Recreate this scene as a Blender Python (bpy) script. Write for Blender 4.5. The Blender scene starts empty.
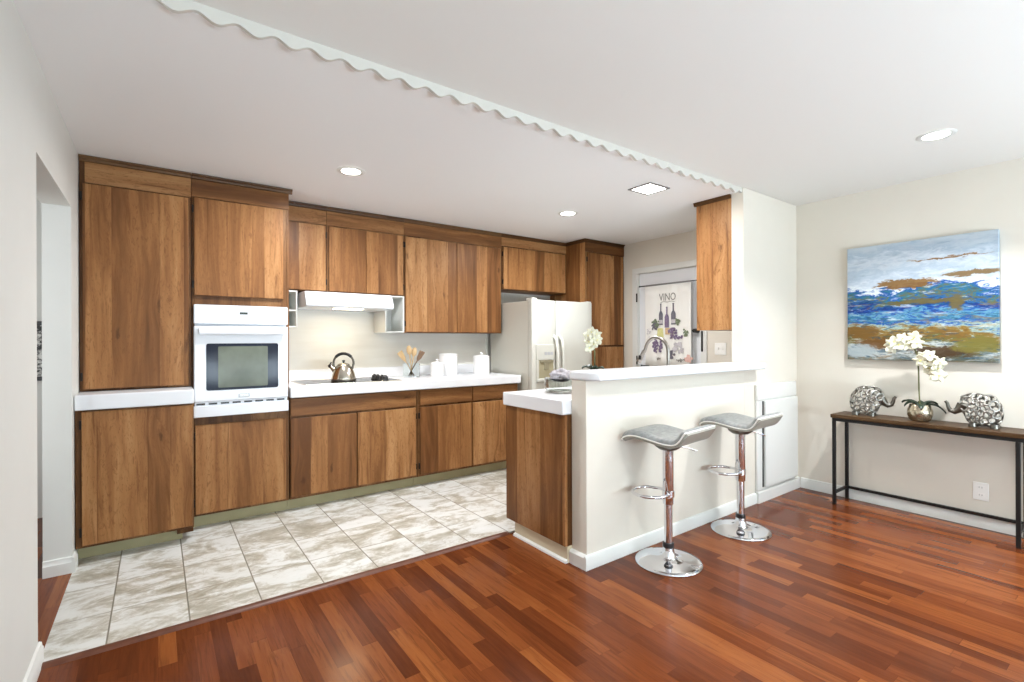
import bpy, bmesh, math, random
from mathutils import Vector, Matrix, noise as mnoise
random.seed(7)
SC = bpy.context.scene
COL = SC.collection
R = math.radians

# ------------------------------------------------------------------ camera
yaw, roll = R(35.93), R(-0.2)
rt = Vector((math.cos(yaw), -math.sin(yaw), 0)); up = Vector((0, 0, 1)); fw = Vector((math.sin(yaw), math.cos(yaw), 0))
rt, up = rt * math.cos(roll) + up * math.sin(roll), -rt * math.sin(roll) + up * math.cos(roll)
cam = bpy.data.cameras.new('camera'); co = bpy.data.objects.new('camera', cam); COL.objects.link(co)
cam.sensor_width = 36; cam.lens = 489.7 / 1024 * 36; cam.clip_start = 0.02
M = Matrix((rt, up, -fw)).transposed().to_4x4(); M.translation = (0, 0, 1.275)
co.matrix_world = M
SC.camera = co

# ------------------------------------------------------------------ light and exposure
SC.view_settings.view_transform = 'Standard'
SC.view_settings.look = 'None'
SC.view_settings.exposure = 0.2
SC.view_settings.gamma = 1.0
SC.view_settings.use_curve_mapping = False
SC.cycles.use_denoising = True
SC.cycles.max_bounces = 10
SC.cycles.diffuse_bounces = 6
SC.cycles.sample_clamp_indirect = 6
SC.cycles.caustics_reflective = False
SC.cycles.caustics_refractive = False
W = bpy.data.worlds.new('daylight'); SC.world = W; W.use_nodes = True
wn = W.node_tree
bg = wn.nodes['Background']
sky = wn.nodes.new('ShaderNodeTexSky'); sky.sky_type = 'NISHITA'; sky.sun_disc = False
sky.sun_elevation = R(48); sky.sun_rotation = R(120)
wn.links.new(sky.outputs[0], bg.inputs[0]); bg.inputs[1].default_value = 0.22

def area(name, loc, size, power, rot, color=(1, 1, 1)):
    l = bpy.data.lights.new(name, 'AREA'); l.shape = 'RECTANGLE'; l.size, l.size_y = size
    l.energy = power; l.color = color
    o = bpy.data.objects.new(name, l); COL.objects.link(o); o.location = loc; o.rotation_euler = rot
    return o
# daylight for the rear window and the hall, plus added unseen fill lamps
area('window_daylight', (2.3, -2.92, 1.25), (3.4, 2.0), 12, (R(90), 0, 0), (0.88, 0.95, 1.0))
area('side_fill', (4.47, -1.4, 1.35), (1.5, 1.3), 20, (R(90), 0, R(90)), (0.82, 0.93, 1.0))  # added fill lamp, throws cool light across onto the left wall
area('ceiling_fill', (2.3, -2.80, 0.75), (3.4, 1.0), 385, (R(160), 0, 0), (0.735, 0.885, 1.0))  # added lamp tilted upward to brighten the ceilings, no patio outside
area('hall_daylight', (-1.35, 3.2, 1.35), (0.9, 1.5), 13, (R(90), 0, 0), (0.95, 0.98, 1.0))

# ------------------------------------------------------------------ mesh helpers
class MB:
    def __init__(s): s.bm = bmesh.new()
    def box(s, x0, x1, y0, y1, z0, z1):
        v = [s.bm.verts.new(p) for p in ((x0,y0,z0),(x1,y0,z0),(x1,y1,z0),(x0,y1,z0),(x0,y0,z1),(x1,y0,z1),(x1,y1,z1),(x0,y1,z1))]
        for f in ((0,3,2,1),(4,5,6,7),(0,1,5,4),(1,2,6,5),(2,3,7,6),(3,0,4,7)):
            s.bm.faces.new([v[i] for i in f])
        return s
    def prism(s, pts, axis, a, b):
        """polygon pts (2-D) extruded along axis from a to b; axis 0: pts=(y,z), 1: (x,z), 2: (x,y)"""
        def mk(p, t): return ((t, p[0], p[1]), (p[0], t, p[1]), (p[0], p[1], t))[axis]
        A = [s.bm.verts.new(mk(p, a)) for p in pts]; B = [s.bm.verts.new(mk(p, b)) for p in pts]
        s.bm.faces.new(A[::-1]); s.bm.faces.new(B)
        n = len(pts)
        for i in range(n): s.bm.faces.new((A[i], A[(i+1) % n], B[(i+1) % n], B[i]))
        return s
    def tube(s, pts, r, n=12, closed=False, caps=True):
        pts = [Vector(p) for p in pts]; N = len(pts)
        rs = r if isinstance(r, (list, tuple)) else [r] * N
        t0 = (pts[1] - pts[0]).normalized()
        ref = Vector((0, 0, 1)) if abs(t0.z) < .9 else Vector((1, 0, 0))
        nrm = (ref - t0 * ref.dot(t0)).normalized(); rings = []
        for i, p in enumerate(pts):
            if closed: t = pts[(i+1) % N] - pts[i-1]
            else: t = pts[min(i+1, N-1)] - pts[max(i-1, 0)]
            t.normalize(); nrm = (nrm - t * nrm.dot(t)).normalized(); b = t.cross(nrm)
            rings.append([s.bm.verts.new(p + (nrm * math.cos(2*math.pi*k/n) + b * math.sin(2*math.pi*k/n)) * rs[i]) for k in range(n)])
        for i in range(N if closed else N-1):
            A, B = rings[i], rings[(i+1) % N]
            for k in range(n): s.bm.faces.new((A[k], A[(k+1) % n], B[(k+1) % n], B[k]))
        if caps and not closed:
            s.bm.faces.new(rings[0][::-1]); s.bm.faces.new(rings[-1])
        return s
    def lathe(s, prof, c=(0, 0), n=32):
        """prof: list of (r, z), around a vertical axis at c; r == 0 closes"""
        rings = []
        for r, z in prof:
            if r <= 1e-6: rings.append([s.bm.verts.new((c[0], c[1], z))])
            else: rings.append([s.bm.verts.new((c[0] + r*math.cos(2*math.pi*k/n), c[1] + r*math.sin(2*math.pi*k/n), z)) for k in range(n)])
        for A, B in zip(rings, rings[1:]):
            for k in range(n):
                k2 = (k+1) % n
                if len(A) == 1 and len(B) == 1: continue
                if len(A) == 1: s.bm.faces.new((A[0], B[k2], B[k]))
                elif len(B) == 1: s.bm.faces.new((A[k], A[k2], B[0]))
                else: s.bm.faces.new((A[k], A[k2], B[k2], B[k]))
        return s
    def ell(s, c, r, u=16, v=10, rot=None):
        m = Matrix.Translation(c) @ (rot.to_4x4() if rot else Matrix()) @ Matrix.Diagonal((*r, 1))
        bmesh.ops.create_uvsphere(s.bm, u_segments=u, v_segments=v, radius=1, matrix=m)
        return s
    def grid(s, f, nu, nv):
        V = [[s.bm.verts.new(f(i / nu, j / nv)) for j in range(nv+1)] for i in range(nu+1)]
        for i in range(nu):
            for j in range(nv): s.bm.faces.new((V[i][j], V[i+1][j], V[i+1][j+1], V[i][j+1]))
        return s
    def poly(s, pts):
        s.bm.faces.new([s.bm.verts.new(p) for p in pts]); return s

ORG = {}
def put(name, mb, mat, parent=None, bevel=0, seg=2, sharp=38, loc=None, fix=True):
    """link the collected shapes as ONE mesh object; shapes are given in world coordinates"""
    bm = mb.bm
    if fix: bmesh.ops.recalc_face_normals(bm, faces=bm.faces)
    org = Vector(loc) if loc else (ORG[parent] if parent else None)
    if org is None:
        xs = [v.co for v in bm.verts]
        org = Vector(((min(v.x for v in xs)+max(v.x for v in xs))/2, (min(v.y for v in xs)+max(v.y for v in xs))/2, min(v.z for v in xs)))
    bmesh.ops.translate(bm, verts=bm.verts, vec=-org)
    me = bpy.data.meshes.new(name); bm.to_mesh(me); bm.free()
    for p in me.polygons: p.use_smooth = True
    me.set_sharp_from_angle(angle=R(sharp))
    if mat: me.materials.append(mat)
    o = bpy.data.objects.new(name, me); COL.objects.link(o)
    if parent: o.parent = parent; o.location = org - ORG[parent]
    else: o.location = org
    ORG[o] = org
    if bevel:
        b = o.modifiers.new('edge', 'BEVEL'); b.width = bevel; b.segments = seg; b.limit_method = 'ANGLE'; b.angle_limit = R(40)
        b.harden_normals = False
    return o
def tag(o, label=None, cat=None, group=None, kind=None):
    if label: o['label'] = label
    if cat: o['category'] = cat
    if group: o['group'] = group
    if kind: o['kind'] = kind
    return o
def thing(name, loc, label, cat, group=None):
    o = bpy.data.objects.new(name, None); COL.objects.link(o); o.location = loc; o.empty_display_size = .05
    ORG[o] = Vector(loc)
    return tag(o, label, cat, group)
def struct(name, mb, mat, label, cat, bevel=0, **k):
    return tag(put(name, mb, mat, None, bevel, **k), label, cat, None, 'structure')
def children(o): return [c for c in o.children]
def copy_tree(o, parent=None):
    c = o.copy(); COL.objects.link(c); ORG[c] = ORG[o]
    if parent: c.parent = parent
    for ch in children(o): copy_tree(ch, c)
    return c
def B(*a): return MB().box(*a)
def arc(c, r, a0, a1, n, f):
    return [f(c[0] + r*math.cos(R(a0+(a1-a0)*i/n)), c[1] + r*math.sin(R(a0+(a1-a0)*i/n))) for i in range(n+1)]

# ------------------------------------------------------------------ material helpers
def s2l(c): return tuple(((x/255)/12.92 if x/255 <= .04045 else ((x/255+.055)/1.055)**2.4) for x in c) + (1,)
class NT:
    def __init__(s, name):
        s.m = bpy.data.materials.new(name); s.m.use_nodes = True; s.t = s.m.node_tree
        s.b = s.t.nodes['Principled BSDF']
    def n(s, ty, **k):
        x = s.t.nodes.new(ty)
        for a, v in k.items(): setattr(x, a, v)
        return x
    def link(s, a, b): s.t.links.new(a, b)
    def val(s, sock, v):
        if hasattr(v, 'is_linked') or isinstance(v, bpy.types.NodeSocket): s.link(v, sock)
        else: sock.default_value = v
    def math(s, op, a, b=0, c=None):
        x = s.n('ShaderNodeMath', operation=op); s.val(x.inputs[0], a); s.val(x.inputs[1], b)
        if c is not None: s.val(x.inputs[2], c)
        return x.outputs[0]
    def obj(s): return s.n('ShaderNodeTexCoord').outputs['Object']
    def sep(s, v):
        x = s.n('ShaderNodeSeparateXYZ'); s.link(v, x.inputs[0]); return x.outputs
    def comb(s, x, y, z):
        c = s.n('ShaderNodeCombineXYZ')
        for i, v in enumerate((x, y, z)): s.val(c.inputs[i], v)
        return c.outputs[0]
    def noise(s, v, scale, detail=3, rough=.5, dist=0):
        x = s.n('ShaderNodeTexNoise'); s.link(v, x.inputs['Vector'])
        x.inputs['Scale'].default_value = scale; x.inputs['Detail'].default_value = detail
        x.inputs['Roughness'].default_value = rough; x.inputs['Distortion'].default_value = dist
        return x.outputs['Fac']
    def white(s, v):
        x = s.n('ShaderNodeTexWhiteNoise', noise_dimensions='3D'); s.link(v, x.inputs['Vector']); return x.outputs['Value']
    def ramp(s, f, stops, interp='LINEAR'):
        x = s.n('ShaderNodeValToRGB'); s.link(f, x.inputs[0]); cr = x.color_ramp; cr.interpolation = interp
        while len(cr.elements) < len(stops): cr.elements.new(.5)
        for e, (p, c) in zip(cr.elements, stops): e.position = p
        for e, (p, c) in zip(cr.elements, stops): e.color = s2l(c) if len(c) == 3 else c
        return x.outputs[0]
    def smooth(s, f, a, b, lo=0, hi=1):
        x = s.n('ShaderNodeMapRange', interpolation_type='SMOOTHSTEP'); s.val(x.inputs[0], f)
        for i, v in enumerate((a, b, lo, hi)): x.inputs[i+1].default_value = v
        return x.outputs[0]
    def mix(s, f, a, b, mode='MIX'):
        x = s.n('ShaderNodeMix', data_type='RGBA', blend_type=mode)
        s.val(x.inputs[0], f)
        for i, v in ((6, a), (7, b)):
            if isinstance(v, tuple): x.inputs[i].default_value = s2l(v) if len(v) == 3 else v
            else: s.link(v, x.inputs[i])
        return x.outputs[2]
    def bump(s, h, strength=.2, dist=.01):
        x = s.n('ShaderNodeBump'); s.link(h, x.inputs['Height']); x.inputs['Strength'].default_value = strength
        x.inputs['Distance'].default_value = dist; s.link(x.outputs[0], s.b.inputs['Normal'])
    def set(s, **k):
        for a, v in k.items():
            i = s.b.inputs[{'rough': 'Roughness', 'metal': 'Metallic', 'color': 'Base Color', 'spec': 'Specular IOR Level', 'coat': 'Coat Weight',
                            'trans': 'Transmission Weight', 'ior': 'IOR', 'coatr': 'Coat Roughness', 'sheen': 'Sheen Weight', 'sub': 'Subsurface Weight'}[a]]
            if isinstance(v, tuple): v = s2l(v)
            s.val(i, v)
        return s
def plain(name, c, rough=.5, metal=0, var=0, vscale=6, bump=0, bscale=60, **k):
    t = NT(name); t.set(rough=rough, metal=metal, **k)
    if var:
        f = t.noise(t.obj(), vscale, 3)
        lo = tuple(max(0, x-var) for x in c); hi = tuple(min(255, x+var) for x in c)
        t.link(t.ramp(f, [(.3, lo), (.7, hi)]), t.b.inputs['Base Color'])
    else: t.set(color=c)
    if bump: t.bump(t.noise(t.obj(), bscale, 2), bump, .003)
    return t.m
def emis(name, c, s):
    t = NT(name); t.set(color=(255, 255, 255))
    t.b.inputs['Emission Color'].default_value = s2l(c); t.b.inputs['Emission Strength'].default_value = s
    return t.m

def wood(name, horiz=False, tone=1.0, plank=.19):
    t = NT(name)
    oi = t.n('ShaderNodeObjectInfo').outputs['Random']
    x, y, z = t.sep(t.obj())
    off = t.math('MULTIPLY', oi, 17.3)
    u = t.math('ADD', t.math('ADD', x, y), off); v = t.math('ADD', z, t.math('MULTIPLY', oi, 9.7))
    if horiz: u, v = v, u
    if horiz: plank = .5
    # a slow sideways wander of the grain
    wob = t.noise(t.comb(t.math('MULTIPLY', u, 3), t.math('MULTIPLY', v, 1.1), 0), 1, 2)
    uw = t.math('ADD', u, t.math('MULTIPLY', t.math('SUBTRACT', wob, .5), .10))
    wob2 = t.noise(t.comb(t.math('MULTIPLY', u, 55), t.math('MULTIPLY', v, 20), 4), 1, 4, .7)
    # boards of the print: every strip has its own tone
    pc = t.math('ADD', t.math('DIVIDE', u, plank), t.math('MULTIPLY', t.math('SINE', t.math('MULTIPLY', u, 21)), .22)); pi = t.math('FLOOR', pc); pf = t.math('FRACT', pc)
    tonev = t.white(t.comb(pi, 3.1, 0))
    # knots
    vor = t.n('ShaderNodeTexVoronoi', voronoi_dimensions='2D'); t.link(t.comb(t.math('MULTIPLY', uw, 4.6), t.math('MULTIPLY', v, 1.7), 0), vor.inputs['Vector']); vor.inputs['Scale'].default_value = 1
    kd = vor.outputs['Distance']
    kr = t.sep(vor.outputs['Color'])[0]
    kon = t.math('GREATER_THAN', kr, .70)
    knot = t.math('MULTIPLY', t.smooth(t.math('ADD', kd, t.math('MULTIPLY', t.math('SUBTRACT', wob2, .5), .26)), .0, .085, 1, 0), kon)
    halo = t.math('MULTIPLY', t.smooth(kd, .05, .38, 1, 0), kon)
    ug = t.math('ADD', uw, t.math('MULTIPLY', halo, .025))
    grain = t.noise(t.comb(t.math('MULTIPLY', ug, 60), t.math('MULTIPLY', v, 2.2), tonev), 1, 4, .6)
    broad = t.noise(t.comb(t.math('MULTIPLY', ug, 11), t.math('MULTIPLY', v, .9), t.math('MULTIPLY', tonev, 5)), 1, 3, .6, .4)
    streak = t.noise(t.comb(t.math('MULTIPLY', ug, 22), t.math('MULTIPLY', v, 1.3), 7), 1, 4, .65, .8)
    fig = t.noise(t.comb(t.math('MULTIPLY', ug, 60), t.math('MULTIPLY', v, 11), 2), 1, 5, .75, 2.2)
    f = t.math('ADD', t.math('MULTIPLY', broad, .75), t.math('MULTIPLY', grain, .22))
    f = t.math('ADD', f, t.math('MULTIPLY', t.math('SUBTRACT', tonev, .5), .34))
    k = tone
    col = t.ramp(f, [(.25, tuple(c*k for c in (97, 62, 34))), (.42, tuple(c*k for c in (130, 87, 50))), (.56, tuple(c*k for c in (154, 108, 66))), (.75, tuple(c*k for c in (178, 133, 88)))])
    dark = t.math('MULTIPLY', t.smooth(streak, .55, .72), .7)
    col = t.mix(dark, col, tuple(c*k for c in (98, 60, 30)))
    col = t.mix(t.math('MULTIPLY', t.smooth(fig, .52, .62), .55), col, tuple(c*k for c in (108, 68, 36)))
    edge = t.math('MULTIPLY', t.math('MULTIPLY', t.smooth(pf, .0, .07, 1, 0), t.smooth(broad, .62, .40)), 0 if horiz else .7)
    col = t.mix(edge, col, tuple(c*k for c in (92, 56, 28)))
    col = t.mix(t.math('MULTIPLY', knot, .7), col, tuple(c*k for c in (74, 46, 26)))
    t.link(col, t.b.inputs['Base Color'])
    t.set(rough=.40, spec=.17)
    t.bump(grain, .06, .002)
    return t.m

# ------------------------------------------------------------------ materials
m_wood = wood('oak_cabinet_vertical'); m_woodh = wood('oak_cabinet_horizontal', True, .93)
m_frame = wood('oak_cabinet_frame', False, .80); m_frameh = wood('oak_cabinet_rail', True, .84)
m_crown = wood('dark_crown_wood', True, .62)
m_wall = plain('wall_paint', (214, 214, 209), .62, var=1, bump=.04)
m_cream = plain('wall_paint_warm', (219, 213, 201), .62, var=1, bump=.04)
m_ceil = plain('ceiling_paint', (226, 225, 221), .8, bump=.05, bscale=90)
m_ceilk = plain('kitchen_ceiling_paint', (236, 237, 237), .5, bump=.03, bscale=60)
m_trim = plain('white_trim', (222, 223, 219), .35)
m_white = plain('white_laminate', (230, 232, 235), .25)
m_enamel = plain('white_enamel', (226, 230, 236), .22, coat=.3)
m_fridge = plain('almond_enamel', (200, 199, 190), .32, bump=.03, bscale=300)
m_fridgeside = plain('almond_cabinet_side', (200, 198, 187), .5, bump=.05, bscale=300)
m_almondk = plain('almond_dispenser_tray', (160, 152, 124), .5)
m_toe = plain('toe_kick_olive', (168, 160, 122), .6, var=6)
m_toec = plain('toe_kick_cream', (214, 204, 176), .6, var=4)
m_black = plain('black_plastic', (20, 20, 22), .35)
m_iron = plain('black_iron', (26, 25, 24), .5, .4, bump=.05)
m_hinge = plain('dark_hinge', (28, 20, 14), .5, .5)
m_chrome = plain('chrome', (225, 225, 228), .05, 1)
m_nickel = plain('brushed_nickel', (150, 146, 140), .28, 1)
m_steel = plain('brushed_steel', (196, 190, 176), .2, 1, bump=.03, bscale=120)
m_silver = plain('antique_silver', (150, 147, 140), .32, .9, var=30, vscale=40)
m_silverd = plain('dark_silver', (110, 106, 98), .32, .9, var=14, vscale=25)
m_vinyl = plain('grey_vinyl', (136, 138, 137), .42, var=16, vscale=45, bump=.2, bscale=90)
m_piping = plain('white_piping', (235, 234, 228), .4)
m_shell = plain('grey_shell', (150, 148, 138), .35)
m_blackglass = plain('black_glass', (38, 37, 35), .2, spec=.1)
m_ovdark = plain('oven_window_surround', (30, 36, 50), .1, spec=.1)
m_ovglass = plain('oven_window_glass', (98, 104, 90), .16, var=14, vscale=5, spec=.1)
m_badge = plain('grey_badge', (150, 150, 150), .3, .6)
m_lcd = plain('display_dark', (38, 44, 40), .2)
m_lampe = emis('lamp_glow', (255, 252, 244), 14)
m_hoode = emis('hood_lamp_glow', (255, 236, 196), 6)
m_ceramic = plain('white_ceramic', (240, 240, 240), .18)
m_petal = plain('orchid_petal', (216, 214, 192), .55, var=6, vscale=30)
m_petalc = plain('orchid_lip', (226, 220, 140), .5)
m_leaf = plain('orchid_leaf', (28, 46, 30), .35, var=8, vscale=20)
m_stem = plain('orchid_stem', (92, 92, 52), .5)
m_soil = plain('moss', (50, 46, 30), .9, bump=.4)
m_wspoon = plain('beech_utensil', (196, 168, 126), .55, var=10, vscale=20)
m_dspoon = plain('dark_wood_utensil', (112, 84, 60), .5)
m_plate = plain('outlet_plate', (240, 240, 236), .3)
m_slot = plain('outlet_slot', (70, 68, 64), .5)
m_floral = plain('grey_lilac_print', (172, 168, 174), .7, var=22, vscale=60)
m_walnut = wood('walnut_top', True, .46)
t = NT('clear_glass'); t.set(color=(248, 250, 250), rough=.02, trans=1.0, ior=1.45); m_glass = t.m
t = NT('thin_clear_glass'); t.set(color=(246, 250, 249), rough=.02, trans=1.0, ior=1.12); m_thin = t.m
t = NT('window_glass'); t.set(color=(255, 255, 255), rough=0, trans=1.0, ior=1.02); m_pane = t.m

def mat_floor():
    t = NT('red_laminate'); x, y, z = t.sep(t.obj())
    wv = .063; row = t.math('FLOOR', t.math('DIVIDE', x, wv)); rf = t.math('FRACT', t.math('DIVIDE', x, wv))
    r1 = t.white(t.comb(row, 1.7, 0))
    yy = t.math('ADD', t.math('DIVIDE', y, .56), t.math('MULTIPLY', r1, 13))
    # uneven strip lengths
    yy = t.math('ADD', yy, t.math('MULTIPLY', t.math('SINE', t.math('ADD', t.math('MULTIPLY', yy, 2.3), t.math('MULTIPLY', row, 2.1))), .22))
    colm = t.math('FLOOR', yy); cf = t.math('FRACT', yy)
    tone = t.white(t.comb(row, colm, 5))
    tone2 = t.white(t.comb(row, colm, 11))
    g = t.noise(t.comb(t.math('MULTIPLY', x, 70), t.math('MULTIPLY', y, 4), t.math('MULTIPLY', tone, 9)), 1, 4, .6, .5)
    g2 = t.noise(t.comb(t.math('MULTIPLY', x, 26), t.math('MULTIPLY', y, 2.5), t.math('MULTIPLY', tone, 5)), 1, 3, .55, 1.0)
    f = t.math('ADD', t.math('MULTIPLY', tone, .48), t.math('ADD', t.math('MULTIPLY', g, .30), t.math('MULTIPLY', g2, .30)))
    col = t.ramp(f, [(.14, (64, 30, 15)), (.36, (89, 43, 21)), (.55, (111, 57, 28)), (.74, (130, 73, 36)), (.95, (156, 96, 51))])
    col = t.mix(t.math('MULTIPLY', t.smooth(g, .48, .66), .5), col, (70, 32, 16))
    joint = t.math('MAXIMUM', t.smooth(rf, .0, .03, 1, 0), t.smooth(cf, 0, .006, 1, 0))
    col = t.mix(t.math('MULTIPLY', joint, .45), col, (60, 26, 16))
    t.link(col, t.b.inputs['Base Color']); t.set(rough=.19, spec=.15)
    t.bump(g, .03, .001)
    return t.m
m_floor = mat_floor()
def mat_tile():
    t = NT('marbled_tile'); x, y, z = t.sep(t.obj())
    ax = t.math('DIVIDE', t.math('ADD', x, .173 + .297*10), .2965); ay = t.math('DIVIDE', t.math('ADD', y, -2.645 + .352*10), .352)
    ix, iy = t.math('FLOOR', ax), t.math('FLOOR', ay); fx, fy = t.math('FRACT', ax), t.math('FRACT', ay)
    r = t.white(t.comb(ix, iy, 3)); r2 = t.white(t.comb(ix, iy, 8))
    p = t.comb(t.math('ADD', t.math('MULTIPLY', x, 1), t.math('MULTIPLY', r, 30)), t.math('ADD', t.math('MULTIPLY', y, 1.7), t.math('MULTIPLY', r2, 30)), r)
    a = t.noise(p, 3.0, 6, .6, 1.0); b = t.noise(p, 14, 6, .75, .8)
    f = t.math('ADD', t.math('MULTIPLY', a, .68), t.math('MULTIPLY', b, .37))
    col = t.ramp(f, [(.37, (146, 140, 124)), (.46, (172, 167, 153)), (.51, (196, 193, 184)), (.56, (216, 217, 213)), (.78, (226, 226, 224))])
    col = t.mix(t.math('MULTIPLY', t.math('SUBTRACT', r, .3), .25), col, (188, 182, 170))
    gx = t.math('MULTIPLY', t.math('SUBTRACT', .5, t.math('ABSOLUTE', t.math('SUBTRACT', fx, .5))), .2965)
    gy = t.math('MULTIPLY', t.math('SUBTRACT', .5, t.math('ABSOLUTE', t.math('SUBTRACT', fy, .5))), .352)
    jx = t.smooth(gx, .0022, .0042, 1, 0); jy = t.smooth(gy, .0022, .0042, 1, 0)
    j = t.math('MAXIMUM', jx, t.math('MULTIPLY', jy, .7))
    col = t.mix(j, col, (128, 122, 108))
    t.link(col, t.b.inputs['Base Color']); t.set(rough=.38)
    t.bump(t.math('SUBTRACT', 1, j), .3, .002)
    return t.m
m_tile = mat_tile()
def mat_splash():
    t = NT('backsplash_panel'); x, y, z = t.sep(t.obj())
    g = t.noise(t.comb(t.math('MULTIPLY', x, 2), 0, t.math('MULTIPLY', z, 14)), 1, 2)
    t.link(t.ramp(g, [(.3, (219, 217, 208)), (.7, (227, 226, 219))]), t.b.inputs['Base Color']); t.set(rough=.35)
    return t.m
m_splash = mat_splash()
def mat_painting():
    t = NT('abstract_seascape'); x, y, z = t.sep(t.obj())
    u = t.math('SUBTRACT', .5, t.math('DIVIDE', y, .87)); v = t.math('DIVIDE', z, .88)
    p = t.comb(t.math('MULTIPLY', u, 1.0), t.math('MULTIPLY', v, 2.6), 4.2)
    n1 = t.noise(p, 2.1, 4, .55, .8); n2 = t.noise(p, 7, 6, .65, 1.2); n3 = t.noise(p, 22, 4, .7, .8)
    n4 = t.noise(t.comb(t.math('MULTIPLY', u, 2), t.math('MULTIPLY', v, 11), 9), 3, 5, .65, .7)
    tilt = t.math('MULTIPLY', t.math('SUBTRACT', u, .5), .05)
    vv = t.math('ADD', t.math('ADD', v, tilt), t.math('MULTIPLY', t.math('SUBTRACT', n1, .5), .30))
    vv = t.math('ADD', vv, t.math('MULTIPLY', t.math('SUBTRACT', n2, .5), .30))
    vv = t.math('ADD', vv, t.math('MULTIPLY', t.math('SUBTRACT', n3, .5), .10))
    blue, deep, teal, sky_, foam = (24, 98, 172), (16, 62, 132), (58, 130, 150), (186, 196, 206), (226, 232, 234)
    gold, olive, brown, grey = (138, 110, 58), (122, 120, 74), (94, 76, 50), (150, 158, 158)
    base = t.ramp(vv, [(.0, (110, 112, 96)), (.06, grey), (.11, (206, 212, 212)), (.16, olive), (.21, gold), (.26, (152, 128, 70)), (.30, (168, 190, 186)), (.335, blue),
                       (.37, (70, 132, 160)), (.40, (120, 168, 190)), (.43, blue), (.47, deep), (.50, (48, 118, 170)), (.53, (120, 120, 80)), (.555, teal), (.585, blue), (.62, foam),
                       (.66, (210, 218, 226)), (.74, (184, 198, 211)), (.82, (206, 214, 221)), (.90, (176, 190, 203)), (1.0, (194, 203, 210))])
    streak = t.math('MULTIPLY', t.smooth(n4, .54, .68), t.smooth(vv, .70, .58))
    col = t.mix(t.math('MULTIPLY', streak, .55), base, foam)
    n5 = t.noise(t.comb(t.math('MULTIPLY', u, 1.6), t.math('MULTIPLY', v, 7), 21), 3.5, 6, .7, 1.4)
    col = t.mix(t.math('MULTIPLY', t.math('MULTIPLY', t.smooth(n5, .53, .60), t.smooth(vv, .62, .50)), .65), col, (36, 92, 120))
    col = t.mix(t.math('MULTIPLY', t.math('MULTIPLY', t.smooth(n5, .46, .38), t.smooth(vv, .60, .48)), .55), col, (150, 120, 62))
    # sky brush strokes
    col = t.mix(t.math('MULTIPLY', t.math('MULTIPLY', t.smooth(n4, .55, .75), t.smooth(vv, .62, .72)), .55), col, (150, 166, 178))
    # gold patch under the sky and a fine gold line above it
    def blob(cu, cv, ru, rv, c, col, soft=.5):
        du = t.math('DIVIDE', t.math('SUBTRACT', u, cu), ru)
        dv = t.math('DIVIDE', t.math('SUBTRACT', t.math('ADD', v, t.math('MULTIPLY', t.math('SUBTRACT', n2, .5), .10)), cv), rv)
        d = t.math('ADD', t.math('MULTIPLY', du, du), t.math('MULTIPLY', dv, dv))
        d = t.math('ADD', d, t.math('MULTIPLY', t.math('SUBTRACT', n3, .5), 2.2))
        d = t.math('ADD', d, t.math('MULTIPLY', t.math('SUBTRACT', n5, .5), 2.6))
        return t.mix(t.smooth(d, 1-soft, 1+soft, .92, 0), col, c)
    col = blob(.44, .645, .20, .042, (144, 110, 52), col, .25)
    col = blob(.85, .69, .17, .022, (142, 118, 76), col)
    col = blob(.72, .83, .24, .008, (150, 118, 74), col)
    col = blob(.55, .49, .28, .020, (120, 110, 66), col)
    col = blob(.76, .47, .05, .055, (124, 112, 68), col)
    col = blob(.10, .25, .14, .055, (136, 108, 56), col)
    col = blob(.24, .14, .16, .05, (128, 96, 52), col)
    col = blob(.68, .08, .22, .05, (94, 72, 44), col)
    col = blob(.88, .13, .14, .07, (134, 128, 70), col)
    col = blob(.10, .08, .14, .05, (176, 186, 190), col)
    gm = t.n('ShaderNodeGamma'); t.link(col, gm.inputs[0]); gm.inputs[1].default_value = 1.32
    t.link(gm.outputs[0], t.b.inputs['Base Color']); t.set(rough=.55, spec=.3)
    t.bump(n3, .35, .004)
    return t.m
m_paint = mat_painting()

# ------------------------------------------------------------------ the setting
XL, XR, YB, YF, YR = -.385, 4.52, 4.56, 1.968, -3.0     # left, right, kitchen back, half wall face, rear
YE = 2.65                                                # tile edge
ZK, ZD = 2.416, 2.445
struct('floor', B(-2.3, XR, YR, YE - .012, -.06, 0), m_floor, 'glossy red-brown wood laminate floor', 'floor', loc=(0, 0, 0))
struct('floor_kitchen', B(XL, XR, YE + .012, YB, -.06, 0), m_tile, 'cream and grey marbled tile floor of the kitchen', 'floor', loc=(0, 0, 0))
struct('floor_hall', B(-2.3, XL, YE - .012, 5.2, -.06, 0), m_floor, 'wood floor of the hall beyond the doorway', 'floor', loc=(0, 0, 0))
struct('trim_2', MB().prism([(YE-.028, 0), (YE-.022, .006), (YE+.004, .011), (YE+.02, .006), (YE+.022, 0), (YE+.0, -.03)], 0, XL, 1.88), plain('threshold_wood', (92, 50, 30), .4, var=8, vscale=20),
       'dark wood threshold strip between tile and laminate', 'threshold')
struct('ceiling', B(-2.3, XR, YR, 2.018, ZD, ZD + .1), m_ceil, 'smooth white ceiling of the dining area', 'ceiling', loc=(0, 0, ZD))
struct('ceiling_kitchen', B(-2.3, XR, 2.018, 5.2, ZK, ZK + .13), m_ceilk, 'pale grey-white ceiling of the kitchen', 'ceiling', loc=(0, 0, ZK))
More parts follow.
